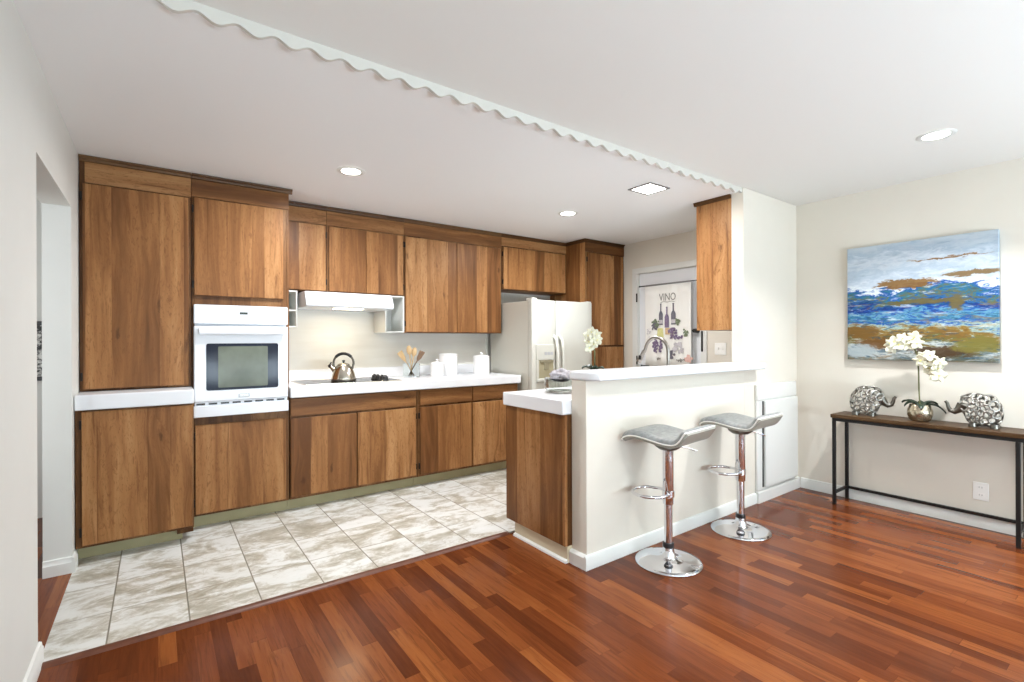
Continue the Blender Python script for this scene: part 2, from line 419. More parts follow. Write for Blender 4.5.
# scalloped valance along the step
per = .1245
xe = 3.64
N = 280
bot = []
for i in range(N + 1):
    xx = XL + (xe - XL) * i / N
    ph = ((xx - .05) / per) % 1
    bot.append((xx, ZK - .011 - .0125 * math.cos(2*math.pi*ph)))
poly = bot + [(xe, ZD), (XL, ZD)]
struct('trim_1', MB().prism(poly, 1, 2.0, 2.018), plain('scallop_paint', (204, 202, 194), .6), 'white scalloped trim along the ceiling step', 'trim')
# left wall with the doorway
LW = -.12
struct('wall_left', MB().box(XL + LW, XL, YR, 2.67, 0, ZD).box(XL + LW, XL, 2.67, 3.64, 2.03, ZD).box(XL + LW, XL, 3.64, YB + .1, 0, ZD), m_wall,
       'white left wall with an open doorway to a hall', 'wall')
struct('wall_back', B(XL, XR, YB, YB + .1, 0, ZK), m_wall, 'white wall behind the kitchen cabinets', 'wall')
DY0, DY1, DZ = 2.93, 3.745, 2.045
struct('wall_right', MB().box(XR, XR + .12, YR, -2.2, 0, ZD).box(XR, XR + .12, -2.2, -.6, 0, .65).box(XR, XR + .12, -2.2, -.6, 2.05, ZD).box(XR, XR + .12, -.6, DY0 - .02, 0, ZD).box(XR, XR + .12, DY0 - .02, DY1 + .02, DZ + .02, ZD).box(XR, XR + .12, DY1 + .02, YB + .1, 0, ZD), m_cream,
       'cream right wall with the painting and the kitchen door', 'wall')
HW0, HW1, SK = 1.935, 3.63, .0125
def yf(x): return YF + (x - HW0) * SK          # the half wall runs a touch out of square
def swing(o):
    d = o.location - Vector((HW0, YF, 0)); c_, s_ = math.cos(SK), math.sin(SK)
    o.location = (HW0 + d.x*c_ - d.y*s_, YF + d.x*s_ + d.y*c_, d.z); o.rotation_euler.z += SK
    return o
struct('wall_half', MB().prism([(HW0, YF), (HW1, yf(HW1)), (HW1, YF+.12), (HW0, YF+.12)], 2, 0, 1.05), m_cream, 'low cream half wall under the white bar top', 'wall', .004)
struct('wall_stub', MB().prism([(HW1, yf(HW1)), (XR, yf(XR)), (XR, YF+.12), (HW1, YF+.12)], 2, 0, ZD), m_cream, 'full-height cream wall end beside the bar', 'wall', .004)
# rear wall with glazing, behind the camera
struct('wall_rear', MB().box(XL, .45, YR-.1, YR, 0, ZD).box(4.15, XR, YR-.1, YR, 0, ZD).box(.45, 4.15, YR-.1, YR, 2.3, ZD).box(.45, 4.15, YR-.1, YR, 0, .2), m_wall, 'white rear wall around a wide window', 'wall')
w = MB()
for a in (.45, 1.66, 2.9, 4.09): w.box(a, a+.06, YR-.08, YR-.03, .2, 2.3)
w.box(.45, 4.15, YR-.08, YR-.03, .2, .26).box(.45, 4.15, YR-.08, YR-.03, 2.24, 2.3)
wo = struct('window_1', w, m_trim, 'wide white-framed window in the rear wall', 'window')
put('pane', B(.5, 4.1, YR-.06, YR-.055, .25, 2.25), m_pane, wo)
w = MB()
for a in (-2.2, -1.43, -.65): w.box(XR+.03, XR+.08, a, a+.05, .70, 2.0)
w.box(XR+.03, XR+.08, -2.2, -.6, .65, .70).box(XR+.03, XR+.08, -2.2, -.6, 2.0, 2.05)
wo = struct('window_added', w, m_trim, 'added white-framed window in the right wall, unseen behind the viewer', 'window')  # window added to go with the side fill lamp
put('pane', B(XR+.05, XR+.055, -2.15, -.65, .70, 2.0), m_pane, wo)
# hall beyond the doorway
struct('wall_hall', MB().box(-2.3, -2.2, YR, 5.2, 0, ZD).box(-2.2, XL + LW, 4.9, 5.0, 0, ZD), m_wall, 'bright white walls of the hall beyond the doorway', 'wall')
struct('wall_hall_end', B(-2.2, XL + LW, 2.3, 2.4, 0, ZD), m_wall, 'white end wall of the hall', 'wall')
# baseboards
def bprof(a, s): return [(a, 0), (a + s*.015, 0), (a + s*.015, .062), (a + s*.011, .068), (a + s*.009, .082), (a, .086)]
struct('baseboard_right', MB().prism(bprof(XR, -1), 1, YR, YF + .001), m_trim, 'white baseboard along the right wall', 'baseboard')
bb = MB().prism([(YF, 0), (YF-.015, 0), (YF-.015, .066), (YF-.010, .076), (YF, .08)], 0, HW0 - .02, 3.785)
bb.prism([(HW0, 0), (HW0-.02, 0), (HW0-.02, .066), (HW0-.012, .076), (HW0, .08)], 1, YF, YF + .12)
swing(struct('baseboard_half', bb, m_trim, 'white baseboard around the foot of the half wall', 'baseboard'))
swing(struct('baseboard_stub', MB().prism([(YF, 0), (YF-.03, 0), (YF-.03, .08), (YF-.022, .088), (YF, .09)], 0, 3.785, XR - .018), m_trim, 'taller white baseboard under the built-in cupboard', 'baseboard'))
bb = MB().prism(bprof(XL, 1), 1, YR, 2.685).prism([(2.67, 0), (2.685, 0), (2.685, .062), (2.68, .082), (2.67, .086)], 0, XL + LW, XL)
struct('baseboard_left', bb, m_trim, 'white baseboard on the near left wall', 'baseboard')
bb = MB().prism([(3.64, 0), (3.625, 0), (3.625, .06), (3.63, .066), (3.631, .086), (3.64, .09)], 0, XL + LW, XL).prism(bprof(XL, 1), 1, 3.625, 3.74)
struct('baseboard_jamb', bb, m_trim, 'moulded white baseboard at the far side of the doorway', 'baseboard')

# kitchen door in the right wall
dr = struct('door_1', B(XR + .035, XR + .075, DY0, DY1, .005, DZ), m_white, 'white door with a printed curtain over its window', 'door', .002, loc=(XR, DY1, 0))
put('door_frame', MB().box(XR-.014, XR-.0, DY1 + .005, DY1 + .07, 0, DZ + .003).box(XR-.014, XR-.0, DY0 - .07, DY0 - .005, 0, DZ + .003).box(XR-.014, XR-.0, DY0 - .07, DY1 + .07, DZ + .003, DZ + .065)
    .box(XR, XR + .1, DY1, DY1 + .02, 0, DZ).box(XR, XR + .1, DY0 - .02, DY0, 0, DZ).box(XR, XR + .1, DY0 - .02, DY1 + .02, DZ, DZ + .02), m_trim, dr, .002)
put('door_glass', B(XR + .028, XR + .034, DY0 + .14, DY1 - .14, 1.0, 1.86), m_pane, dr)
put('glazing_frame', MB().box(XR+.022, XR+.036, DY0+.11, DY1-.11, 1.86, 1.895).box(XR+.022, XR+.036, DY0+.11, DY1-.11, .965, 1.0).box(XR+.022, XR+.036, DY0+.11, DY0+.14, 1.0, 1.86).box(XR+.022, XR+.036, DY1-.14, DY1-.11, 1.0, 1.86), m_white, dr, .002)
for z in (.25, 1.0, 1.72): put('hinge', MB().tube([(XR-.018, DY1+.002, z), (XR-.018, DY1+.002, z+.10)], .008, 10), m_hinge, dr)
put('deadbolt', MB().tube([(XR+.035, DY0+.06, 1.375), (XR-.035, DY0+.06, 1.375)], [.026, .02], 16).box(XR-.05, XR-.03, DY0+.02, DY0+.075, 1.368, 1.384), m_black, dr, .002)
put('door_lever', MB().tube([(XR+.035, DY0+.06, 1.0), (XR-.03, DY0+.06, 1.0)], [.03, .022], 16).tube([(XR-.03, DY0+.06, 1.0), (XR-.035, DY0+.12, 1.0), (XR-.03, DY0+.17, .998)], .009, 10), m_black, dr)
put('latch_guard', B(XR-.022, XR-.013, DY0-.03, DY0-.012, 1.16, 1.37), m_black, dr, .002)

# ------------------------------------------------------------------ kitchen cabinets
def door_slab(x0, x1, z0, z1, yf, parent, mat=None, th=.02, name='door', hinge=None, seam=True):
    d = put(name, B(x0, x1, yf, yf + th, z0, z1), mat or m_wood, parent, .003)
    if hinge is not None:
        for z in (z0 + .05, z1 - .10):
            hx = x0 - .006 if hinge < 0 else x1 + .006
            put('hinge', B(hx - .005, hx + .005, yf + .004, yf + .018, z, z + .05), m_hinge, d, .001)
    return d
def crown(x0, x1, yf, yb, z1, parent, ends=(0, 0)):
    m = MB()
    prof = lambda y: [(y, z1-.034), (y-.008, z1-.030), (y-.011, z1-.016), (y-.022, z1-.010), (y-.024, z1), (y, z1)]
    m.prism(prof(yf), 0, x0 - .024*ends[0], x1 + .024*ends[1])
    for e, xx in ((ends[0], x0), (ends[1], x1)):
        if e:
            sgn = -1 if xx == x0 else 1
            m.prism([(xx, z1-.034), (xx+sgn*.008, z1-.030), (xx+sgn*.011, z1-.016), (xx+sgn*.022, z1-.010), (xx+sgn*.024, z1), (xx, z1)], 1, yf, yb)
    put('crown_moulding', m, m_crown, parent)
ZT = ZK - .002
# left base cabinet, standing forward of the run
c = thing('base_cabinet', (-.1, 4.1, 0), 'leftmost oak base cabinet, standing forward beside the doorway', 'cabinet', 'kitchen base cabinets')
put('carcass', B(XL+.003, .188, 3.735, YB-.002, .09, .884), m_frame, c, .002)
door_slab(-.352, .180, .108, .876, 3.712, c, hinge=-1)
put('toe_kick', B(XL+.003, .13, 3.835, 3.86, 0, .092), m_toe, c)
put('end_block', B(.10, .188, 3.80, 3.86, .045, .09), m_frame, c)
w = put('worktop', B(XL+.003, .19, 3.700, YB-.002, .886, .974), m_white, None, .006)
tag(w, 'short white worktop slab between the left wall cabinet and base cabinet', 'worktop', 'kitchen worktops')
# tall wall cabinet standing on it
YT = 3.95
c = thing('wall_cabinet', (-.1, 4.2, .976), 'tall single-door oak cabinet standing on the short worktop', 'cabinet', 'kitchen wall cabinets')
put('carcass', B(XL+.003, .188, YT, YB-.002, .976, ZT), m_frame, c, .002)
door_slab(-.366, .172, .990, 2.243, YT-.022, c, hinge=-1)
put('top_rail', B(XL+.03, .188, YT-.008, YT, 2.252, 2.378), m_woodh, c, .001)
crown(XL+.003, .188, YT, YB, ZT, c)
# oven tower
c = thing('oven_cabinet', (.49, 4.2, 0), 'oak tower cabinet housing the white wall oven', 'cabinet')
m = MB().box(.190, .203, YT, YB-.002, .09, ZT).box(.783, .797, YT, YB-.002, .09, ZT).box(.203, .783, YT, YB-.002, 1.53, ZT).box(.203, .783, YT, YB-.002, .09, .764).box(.203, .783, 4.5, YB-.002, .764, 1.53)
put('carcass', m, m_frame, c, .002)
put('side_panel', B(.797, .800, YT, YB-.002, .96, ZT), m_wood, c)
door_slab(.203, .757, 1.592, 2.252, YT-.022, c, hinge=-1)
door_slab(.206, .772, .108, .712, YT-.022, c, hinge=-1)
put('top_rail', B(.19, .80, YT-.008, YT, 2.262, 2.378), m_woodh, c, .001)
put('toe_kick', B(.19, .80, 4.02, 4.04, 0, .092), m_toe, c)
crown(.19, .80, YT, YB, ZT, c, (0, 1))

def base_cab(x0, x1, doors, drawers, label, ends=()):
    c = thing('base_cabinet', ((x0+x1)/2, 4.2, 0), label, 'cabinet', 'kitchen base cabinets')
    put('carcass', B(x0, x1, YT, YB-.002, .09, .855), m_frame, c, .002)
    for i, (a, b, h) in enumerate(doors): door_slab(a, b, .112, .700, YT-.022, c, hinge=h)
    for a, b in drawers: door_slab(a, b, .716, .848, YT-.022, c, m_woodh, name='drawer_front')
    put('toe_kick', B(x0, x1, 4.02, 4.04, 0, .092), m_toe, c)
    return c
base_cab(.802, 1.834, [(.806, 1.299, None), (1.309, 1.817, 1)], [(.806, 1.817)], 'two-door oak base cabinet under the cooktop')
base_cab(1.836, 2.93, [(1.856, 2.384, -1), (2.392, 2.915, None)], [(1.856, 2.384), (2.392, 2.915)], 'oak base cabinet with two drawers, beside the refrigerator')
# long worktop
w = put('worktop', B(.800, 2.935, 3.895, YB-.002, .857, .936), m_white, None, .007)
tag(w, 'long white worktop carrying the cooktop and canisters', 'worktop', 'kitchen worktops')
put('upstand', B(.80, 2.935, YB-.022, YB-.003, .936, 1.03), m_white, w, .003)
struct('trim_3', B(.80, 2.955, YB-.009, YB-.0005, 1.031, 1.70), m_splash, 'smooth off-white backsplash panel above the worktop', 'backsplash')
put_ = struct('trim_4', B(2.938, 2.956, YB-.03, YB-.0095, 1.03, 1.36), m_trim, 'thin grey edge strip at the end of the backsplash', 'trim')

def upper(name, x0, x1, z0, doors, label, yf=4.272, zt=2.248, ends=(0, 0)):
    c = thing(name, ((x0+x1)/2, 4.4, z0), label, 'cabinet', 'kitchen wall cabinets')
    put('carcass', B(x0, x1, yf, YB-.010, z0, ZT), m_frame, c, .002)
    for a, b, h in doors: door_slab(a, b, z0 + .008, zt, yf-.022, c, hinge=h)
    put('top_rail', B(x0, x1, yf-.008, yf, zt+.012, 2.378), m_woodh, c, .001)
    crown(x0, x1, yf, YB, ZT, c, ends)
    return c
upper('wall_cabinet', .802, 1.160, 1.694, [(.830, 1.150, 1)], 'short single-door oak wall cabinet next to the oven tower')
upper('wall_cabinet', 1.162, 1.856, 1.694, [(1.177, 1.493, None), (1.497, 1.843, 1)], 'short two-door oak wall cabinet above the range hood')
upper('wall_cabinet', 1.858, 2.955, 1.356, [(1.868, 2.408, -1), (2.412, 2.934, None)], 'long two-door oak wall cabinet above the canisters', zt=2.248)
upper('wall_cabinet', 2.957, 3.878, 1.822, [(2.975, 3.852, -1)], 'wide oak wall cabinet over the refrigerator', zt=2.275)
# pantry
c = thing('pantry_cabinet', (4.2, 4.2, 0), 'tall oak pantry cabinet right of the refrigerator', 'cabinet')
YP = 3.955
put('carcass', B(3.880, XR-.003, YP, YB-.002, .09, ZT), m_frame, c, .002)
put('side_panel', B(3.877, 3.880, YP, YB-.002, .09, ZT-.036), m_wood, c)
door_slab(3.905, XR-.035, 1.222, 2.265, YP-.022, c, hinge=-1)
door_slab(3.905, XR-.035, .108, 1.205, YP-.022, c)
put('top_rail', B(3.88, XR-.003, YP-.008, YP, 2.278, 2.378), m_woodh, c, .001)
put('toe_kick', B(3.88, XR-.003, 4.03, 4.05, 0, .092), m_toe, c)
crown(3.88, XR-.003, YP, YB, ZT, c, (1, 0))
# peninsula base cabinet behind the half wall
c = thing('peninsula_cabinet', (3.1, 2.35, 0), 'oak peninsula cabinet end panel beside the half wall', 'cabinet')
put('carcass', B(1.905, XR-.35, YF+.122, 2.648, .095, .848), m_frame, c, .002)
put('end_panel', B(1.885, 1.905, YF+.122, 2.672, .095, .848), m_wood, c, .002)
for k in range(4): door_slab(1.93 + k*.54, 2.45 + k*.54, .112, .84, 2.65, c)
put('toe_kick', B(1.903, XR-.35, YF+.122, 2.60, 0, .094), m_toec, c)
put('shoe_moulding', MB().prism([(1.903, 0), (1.886, 0), (1.889, .010), (1.903, .018)], 1, YF+.122, 2.60), m_trim, c)
w = put('worktop', B(1.868, XR-.35, YF+.122, 2.685, .850, .935), m_white, None, .006)
tag(w, 'white peninsula worktop behind the half wall', 'worktop', 'kitchen worktops')
# bar top
ov = YF - .085
out = [(HW0-.006, ov+.045), (HW0-.006, YF+.135), (HW1-.004, YF+.135), (HW1-.004, YF-.001), (3.80, YF-.001), (3.80, ov), (HW0+.024, ov)]
w = put('bar_counter', MB().prism(out, 2, 1.051, 1.103), m_white, None, .012, 3)
swing(w); tag(w, 'white bar top with a clipped corner on the half wall', 'bar top')
# hanging cabinet over the peninsula
c = thing('wall_cabinet', (4.1, 2.25, 1.357), 'oak cabinet hanging over the peninsula, narrow end panel in view', 'cabinet', 'kitchen wall cabinets')
put('carcass', B(3.648, XR-.003, YF+.121, 2.375, 1.357, ZT), m_frame, c, .002)
put('end_panel', B(3.632, 3.648, YF+.121, 2.395, 1.357, ZT), m_wood, c, .002)
for a in (3.66, 4.09): door_slab(a, a+.41, 1.365, 2.30, 2.376, c)
put('crown_moulding', MB().prism([(3.632, ZT-.03), (3.62, ZT-.026), (3.612, ZT), (3.632, ZT)], 1, YF+.121, 2.41), m_crown, c)

# ------------------------------------------------------------------ wall oven
c = thing('wall_oven', (.49, 3.95, .766), 'white built-in wall oven with a dark window', 'oven')
put('oven_box', B(.206, .780, 3.955, 4.48, .766, 1.528), m_enamel, c)
put('control_panel', B(.199, .783, 3.905, 3.948, 1.398, 1.530), m_enamel, c, .006)
put('display', B(.470, .520, 3.9035, 3.9055, 1.468, 1.484), m_lcd, c)
put('button_panel', MB().box(.408, .592, 3.9042, 3.9055, 1.503, 1.506).box(.592, .595, 3.9042, 3.9055, 1.43, 1.506), m_badge, c)
d = put('oven_door', B(.199, .783, 3.898, 3.948, .868, 1.385), m_enamel, c, .008, 3)
def rrect(x0, x1, z0, z1, r, n=5):
    P = []
    for cx, cz, a in ((x1-r, z1-r, 0), (x0+r, z1-r, 90), (x0+r, z0+r, 180), (x1-r, z0+r, 270)):
        for i in range(n+1): P.append((cx + r*math.cos(R(a+90*i/n)), cz + r*math.sin(R(a+90*i/n))))
    return P
put('window_surround', MB().prism(rrect(.268, .716, .945, 1.265, .014), 1, 3.8955, 3.900), m_ovdark, d)
put('window_glass', MB().prism(rrect(.338, .646, .962, 1.245, .008), 1, 3.894, 3.896), m_ovglass, d)
put('door_handle', MB().prism([(3.898, 1.372), (3.872, 1.368), (3.858, 1.352), (3.858, 1.332), (3.864, 1.322), (3.875, 1.330), (3.898, 1.345)], 0, .225, .757), m_enamel, d, .004)
put('badge', B(.460, .530, 3.8955, 3.899, .888, .914), m_badge, d, .001)
put('badge_lettering', MB().box(.468, .522, 3.8945, 3.8957, .9035, .9075).box(.468, .522, 3.8945, 3.8957, .895, .8985), m_plate, d)
put('bottom_trim', B(.196, .786, 3.900, 3.948, .766, .842), m_enamel, c, .004)
m = MB()
put('vent_strip', B(.203, .779, 3.912, 3.948, .842, .868), m_enamel, c)
for k in range(8): m.box(.212 + k*.071, .262 + k*.071, 3.909, 3.913, .848, .860)
put('vent_slot', m, m_black, c)

# ------------------------------------------------------------------ range hood with its lamp, and the white shelf niches beside it
c = thing('range_hood', (1.29, 4.3, 1.55), 'white range hood over the cooktop with its lamp lit', 'range hood')
put('hood_body', MB().prism([(4.045, 1.566), (4.045, 1.588), (4.095, 1.678), (YB-.011, 1.678), (YB-.011, 1.552), (4.075, 1.552), (4.05, 1.557)], 0, .945, 1.668), m_enamel, c, .006)
put('hood_lens', B(1.19, 1.42, 4.10, 4.20, 1.545, 1.5525), m_hoode, c, .002)
l = area('hood_lamp', (1.30, 4.20, 1.535), (.26, .12), 2.2, (0, 0, 0), (1, .80, .54)); l.parent = c; l.location = Vector((1.30, 4.20, 1.535)) - ORG[c]
def niche(x0, x1, z0, z1, shelf, label):
    c = thing('open_shelf', ((x0+x1)/2, 4.4, z0), label, 'shelf', 'shelf niches beside the hood')
    m = MB().box(x0, x0+.012, 4.262, YB-.011, z0, z1).box(x1-.012, x1, 4.262, YB-.011, z0, z1).box(x0+.012, x1-.012, 4.262, YB-.011, z0, z0+.012).box(x0+.012, x1-.012, 4.262, YB-.011, z1-.012, z1).box(x0+.012, x1-.012, YB-.019, YB-.011, z0+.012, z1-.012)
    put('shelf_case', m, m_trim, c, .001)
    if shelf: put('shelf_board', B(x0+.012, x1-.012, 4.27, YB-.02, shelf, shelf+.012), m_trim, c)
niche(.803, .928, 1.392, 1.692, 1.525, 'small white open shelf between oven tower and hood')
niche(1.672, 1.856, 1.356, 1.692, None, 'white open shelf box at the right of the hood')

# ------------------------------------------------------------------ cooktop, kettle, utensils, canisters
c = thing('cooktop', (1.31, 4.22, .936), 'black glass electric cooktop set in the white worktop', 'cooktop')
put('glass_plate', B(.93, 1.70, 3.985, 4.47, .9365, .943), m_blackglass, c, .002)
put('rim', MB().box(.922, 1.708, 3.977, 3.985, .9362, .944).box(.922, 1.708, 4.47, 4.478, .9362, .944).box(.922, .93, 3.985, 4.47, .9362, .944).box(1.70, 1.708, 3.985, 4.47, .9362, .944), m_steel, c, .001)
for bx, by, br in ((1.12, 4.35, .075), (1.12, 4.1, .095), (1.40, 4.35, .095), (1.40, 4.1, .075)):
    put('burner_ring', MB().lathe([(br, .9431), (br, .9435), (br-.004, .9435), (br-.004, .9431)], (bx, by)), m_badge, c)
for kx, ky in ((1.555, 4.22), (1.555, 4.14), (1.565, 4.06), (1.568, 3.995)):
    k = put('control_knob', MB().lathe([(0, .943), (.030, .943), (.030, .950), (.024, .954), (.022, .975), (.018, .980), (0, .980)], (kx, ky), 20), m_black, c)
    put('knob_grip', B(kx-.004, kx+.004, ky-.022, ky+.022, .974, .990), m_black, k, .002)
kx, ky, kz = 1.255, 4.12, .9437
c = thing('kettle', (kx, ky, kz), 'stainless steel whistling kettle on the cooktop', 'kettle')
prof = [(0, 0), (.096, 0), (.104, .006), (.104, .022), (.098, .045), (.090, .070), (.078, .100), (.066, .122), (.055, .134), (.048, .138), (0, .138)]
put('body', MB().lathe([(r*.96, kz+z) for r, z in prof], (kx, ky), 40), m_steel, c, sharp=50)
put('base_band', MB().lathe([(.1005, kz+.004), (.1018, kz+.006), (.1018, kz+.022), (.1003, kz+.024)], (kx, ky), 40), m_silverd, c)
k = put('lid', MB().lathe([(.050, kz+.136), (.048, kz+.143), (.030, kz+.152), (.012, kz+.156), (0, kz+.157)], (kx, ky), 32), m_steel, c, sharp=60)
put('lid_knob', MB().lathe([(.006, kz+.154), (.006, kz+.162), (.013, kz+.168), (.012, kz+.176), (0, kz+.179)], (kx, ky), 20), m_black, k)
ex = Vector((.85, -.53, 0))
def kp(s, z): v = Vector((kx, ky, kz)) + ex * s; v.z = kz + z; return v
hp = [kp(-.070, .105)] + [kp(-.082*math.cos(R(a)), .150 + .082*math.sin(R(a))) for a in range(-10, 191, 12)] + [kp(.070, .105)]
put('handle', MB().tube(hp, [.009] * len(hp), 12), m_silverd, c, sharp=70)
gp = [kp(-.082*math.cos(R(a)), .150 + .082*math.sin(R(a))) for a in range(40, 141, 10)]
put('grip', MB().tube(gp, .0125, 12), m_black, c, sharp=70)
put('spout', MB().tube([kp(-.066, .085), kp(-.088, .110), kp(-.106, .128)], [.024, .018, .015], 16), m_steel, c)
put('spout_cap', MB().tube([kp(-.104, .125), kp(-.118, .139)], [.019, .015], 16).tube([kp(-.112, .140), kp(-.098, .160)], .006, 8), m_black, c)
# utensil jar
jx, jy, jz = 1.955, 4.33, .9365
c = thing('glass_jar', (jx, jy, jz), 'square clear glass jar holding cooking utensils', 'jar')
def sq(r, z, n=6, cr=.014):
    return [(jx+p[0], jy+p[1], z) for p in rrect(-r, r, -r, r, cr, n)]
m = MB()
loops = [sq(.062, jz), sq(.064, jz+.006), sq(.064, jz+.125), sq(.060, jz+.132), sq(.058, jz+.125), sq(.058, jz+.010)]
vs = [[m.bm.verts.new(p) for p in L] for L in loops]
for A_, B_ in zip(vs, vs[1:]):
    for i in range(len(A_)): m.bm.faces.new((A_[i], A_[(i+1) % len(A_)], B_[(i+1) % len(A_)], B_[i]))
m.bm.faces.new(vs[0][::-1]); m.bm.faces.new(vs[-1])
put('jar_wall', m, m_thin, c, sharp=40)
def utensil(name, dx, dy, h, kind, mat, label, cat):
    b = Vector((jx - dx*.25, jy - dy*.25, jz + .012)); t = Vector((jx + dx, jy + dy, jz + h)); d = (t-b).normalized()
    c = thing(name, b, label, cat, 'wooden utensils in the glass jar')
    put('handle', MB().tube([b, b + d*(h*.45), b + d*(h*.72)], [.005, .0055, .006], 8), mat, c)
    a = b + d*(h*.70)
    side = Vector((.81, -.58, 0)); side = (side - d*side.dot(d)).normalized(); nn = d.cross(side)
    m = MB()
    if kind == 'spoon':
        rot = Matrix((side, nn, d)).transposed()
        m.ell(a + d*.045, (.026, .008, .045), 14, 10, rot); nm = 'bowl'
    else:
        P = [a - side*.008, a + d*.03 - side*.020, a + d*.10 - side*.030, a + d*.105 + side*.026, a + d*.03 + side*.020, a + side*.008]
        A_ = [m.bm.verts.new(p + nn*.003) for p in P]; B_ = [m.bm.verts.new(p - nn*.003) for p in P]
        m.bm.faces.new(A_); m.bm.faces.new(B_[::-1])
        for i in range(6): m.bm.faces.new((A_[i], A_[(i+1) % 6], B_[(i+1) % 6], B_[i]))
        nm = 'blade'
    put(nm, m, mat, c, sharp=50)
utensil('wooden_spatula', -.105, .02, .235, 'flat', m_wspoon, 'pale wooden spatula leaning left out of the glass jar', 'spatula')
utensil('wooden_spoon', -.022, .005, .285, 'spoon', m_wspoon, 'taller of two wooden spoons standing in the glass jar', 'spoon')
utensil('wooden_spoon', .028, -.015, .262, 'spoon', m_wspoon, 'shorter wooden spoon at the middle of the glass jar', 'spoon')
utensil('slim_spatula', .10, -.03, .235, 'flat', m_dspoon, 'dark slim spatula leaning right out of the glass jar', 'spatula')
def canister(x, y, r, h, label, knob=True, dome=.02):
    z = .9365
    c = thing('canister', (x, y, z), label, 'canister', 'white canisters on the worktop')
    put('body', MB().lathe([(0, z), (r*.96, z), (r, z+.006), (r, z+h-.008), (r*.97, z+h), (0, z+h)], (x, y), 36), m_ceramic, c)
    k = put('lid', MB().lathe([(r*1.02, z+h+.0005), (r*1.02, z+h+.008), (r*.9, z+h+.008+dome*.5), (r*.3, z+h+.008+dome), (0, z+h+.008+dome)], (x, y), 36), m_ceramic, c)
    if knob:
        zz = z+h+.006+dome
        put('lid_knob', MB().lathe([(.008, zz), (.008, zz+.008), (.017, zz+.016), (.014, zz+.026), (0, zz+.03)], (x, y), 20), m_ceramic, k)
canister(2.195, 4.27, .062, .115, 'smallest white canister with a knobbed lid', True, .02)
canister(2.365, 4.36, .092, .200, 'widest white canister with a flat lid', False, .012)
canister(2.705, 4.27, .082, .175, 'white canister with a knobbed lid nearest the refrigerator', True, .015)

# ------------------------------------------------------------------ refrigerator
FX0, FX1, FY = 2.965, 3.785, 3.74
c = thing('refrigerator', ((FX0+FX1)/2, 4.1, 0), 'almond side-by-side refrigerator with a dispenser', 'refrigerator')
put('cabinet_body', B(FX0+.004, FX1-.004, 3.825, 4.50, .03, 1.672), m_fridgeside, c, .004)
put('base_grille', B(FX0+.01, FX1-.01, 3.80, 3.83, .012, .10), m_black, c)
def fdoor(x0, x1, nm):
    n = 14; P = [(x0, 3.815)]
    for i in range(n+1):
        a = i/n; P.append((x0 + (x1-x0)*a, FY + .022*(abs(2*a-1))**5))
    P.append((x1, 3.815))
    return put(nm, MB().prism(P, 2, .11, 1.680), m_fridge, c, .003)
d1 = fdoor(FX0, 3.268, 'freezer_door'); d2 = fdoor(3.276, FX1, 'fridge_door')
put('hinge_cover', B(FX0+.006, FX0+.07, 3.76, 3.86, 1.674, 1.700), m_fridge, c, .006)
put('hinge_cover', B(FX1-.07, FX1-.006, 3.76, 3.86, 1.674, 1.694), m_fridge, c, .006)
for xx, d in ((3.238, d1), (3.312, d2)):
    hp = [(xx, FY+.01, .42), (xx, FY-.032, .47), (xx, FY-.052, .62), (xx, FY-.056, .9), (xx, FY-.052, 1.16), (xx, FY-.032, 1.28), (xx, FY+.01, 1.325)]
    put('handle', MB().tube(hp, [.015, .016, .016, .016, .016, .016, .015], 14), m_fridge, d, sharp=70)
dp = put('dispenser', MB().box(3.000, 3.232, 3.728, 3.765, 1.085, 1.240).box(3.000, 3.030, 3.728, 3.765, .905, 1.085).box(3.220, 3.232, 3.728, 3.765, .905, 1.085).box(3.000, 3.232, 3.718, 3.765, .872, .905), m_fridge, d1, .005)
put('dispenser_recess', B(3.030, 3.220, 3.7365, 3.7390, .905, 1.085), m_almondk, dp)
put('dispenser_lever', MB().box(3.10, 3.16, 3.731, 3.737, .99, 1.075).box(3.05, 3.205, 3.730, 3.737, 1.060, 1.084), plain('dispenser_lever_plastic', (140, 132, 108), .5), dp, .002)
put('touch_keys', MB().box(3.10, 3.13, 3.7268, 3.7285, 1.135, 1.165).box(3.138, 3.168, 3.7268, 3.7285, 1.135, 1.165).box(3.176, 3.206, 3.7268, 3.7285, 1.135, 1.165), plain('grey_keys', (176, 178, 182), .4), dp)

# ------------------------------------------------------------------ faucet
fx, fy, fz = 3.07, 2.262, .9357
c = thing('faucet', (fx, fy, fz), 'brushed nickel gooseneck faucet rising behind the bar top', 'faucet')
put('base', MB().lathe([(0, fz), (.030, fz), (.030, fz+.006), (.022, fz+.012), (.020, fz+.08), (.014, fz+.085), (0, fz+.085)], (fx, fy), 24), m_nickel, c)
pp = [(fx, fy, fz+.08), (fx, fy, 1.19)] + [(fx, fy + .105 - .105*math.cos(R(a)), 1.19 + .108*math.sin(R(a))) for a in range(12, 169, 12)] + [(fx, fy + .222, 1.185)]
put('spout', MB().tube(pp, .0125, 14), m_nickel, c, sharp=70)
put('spray_head', MB().tube([(fx, fy+.221, 1.195), (fx, fy+.245, 1.155), (fx, fy+.275, 1.108)], [.014, .017, .022], 16), m_nickel, c)
put('spray_button', B(fx-.012, fx-.020+.0, fy+.238, fy+.262, 1.125, 1.16), m_black, c, .002)
put('lever', MB().tube([(fx+.02, fy, fz+.05), (fx+.07, fy, fz+.06), (fx+.10, fy, fz+.085)], [.009, .007, .006], 10), m_nickel, c)

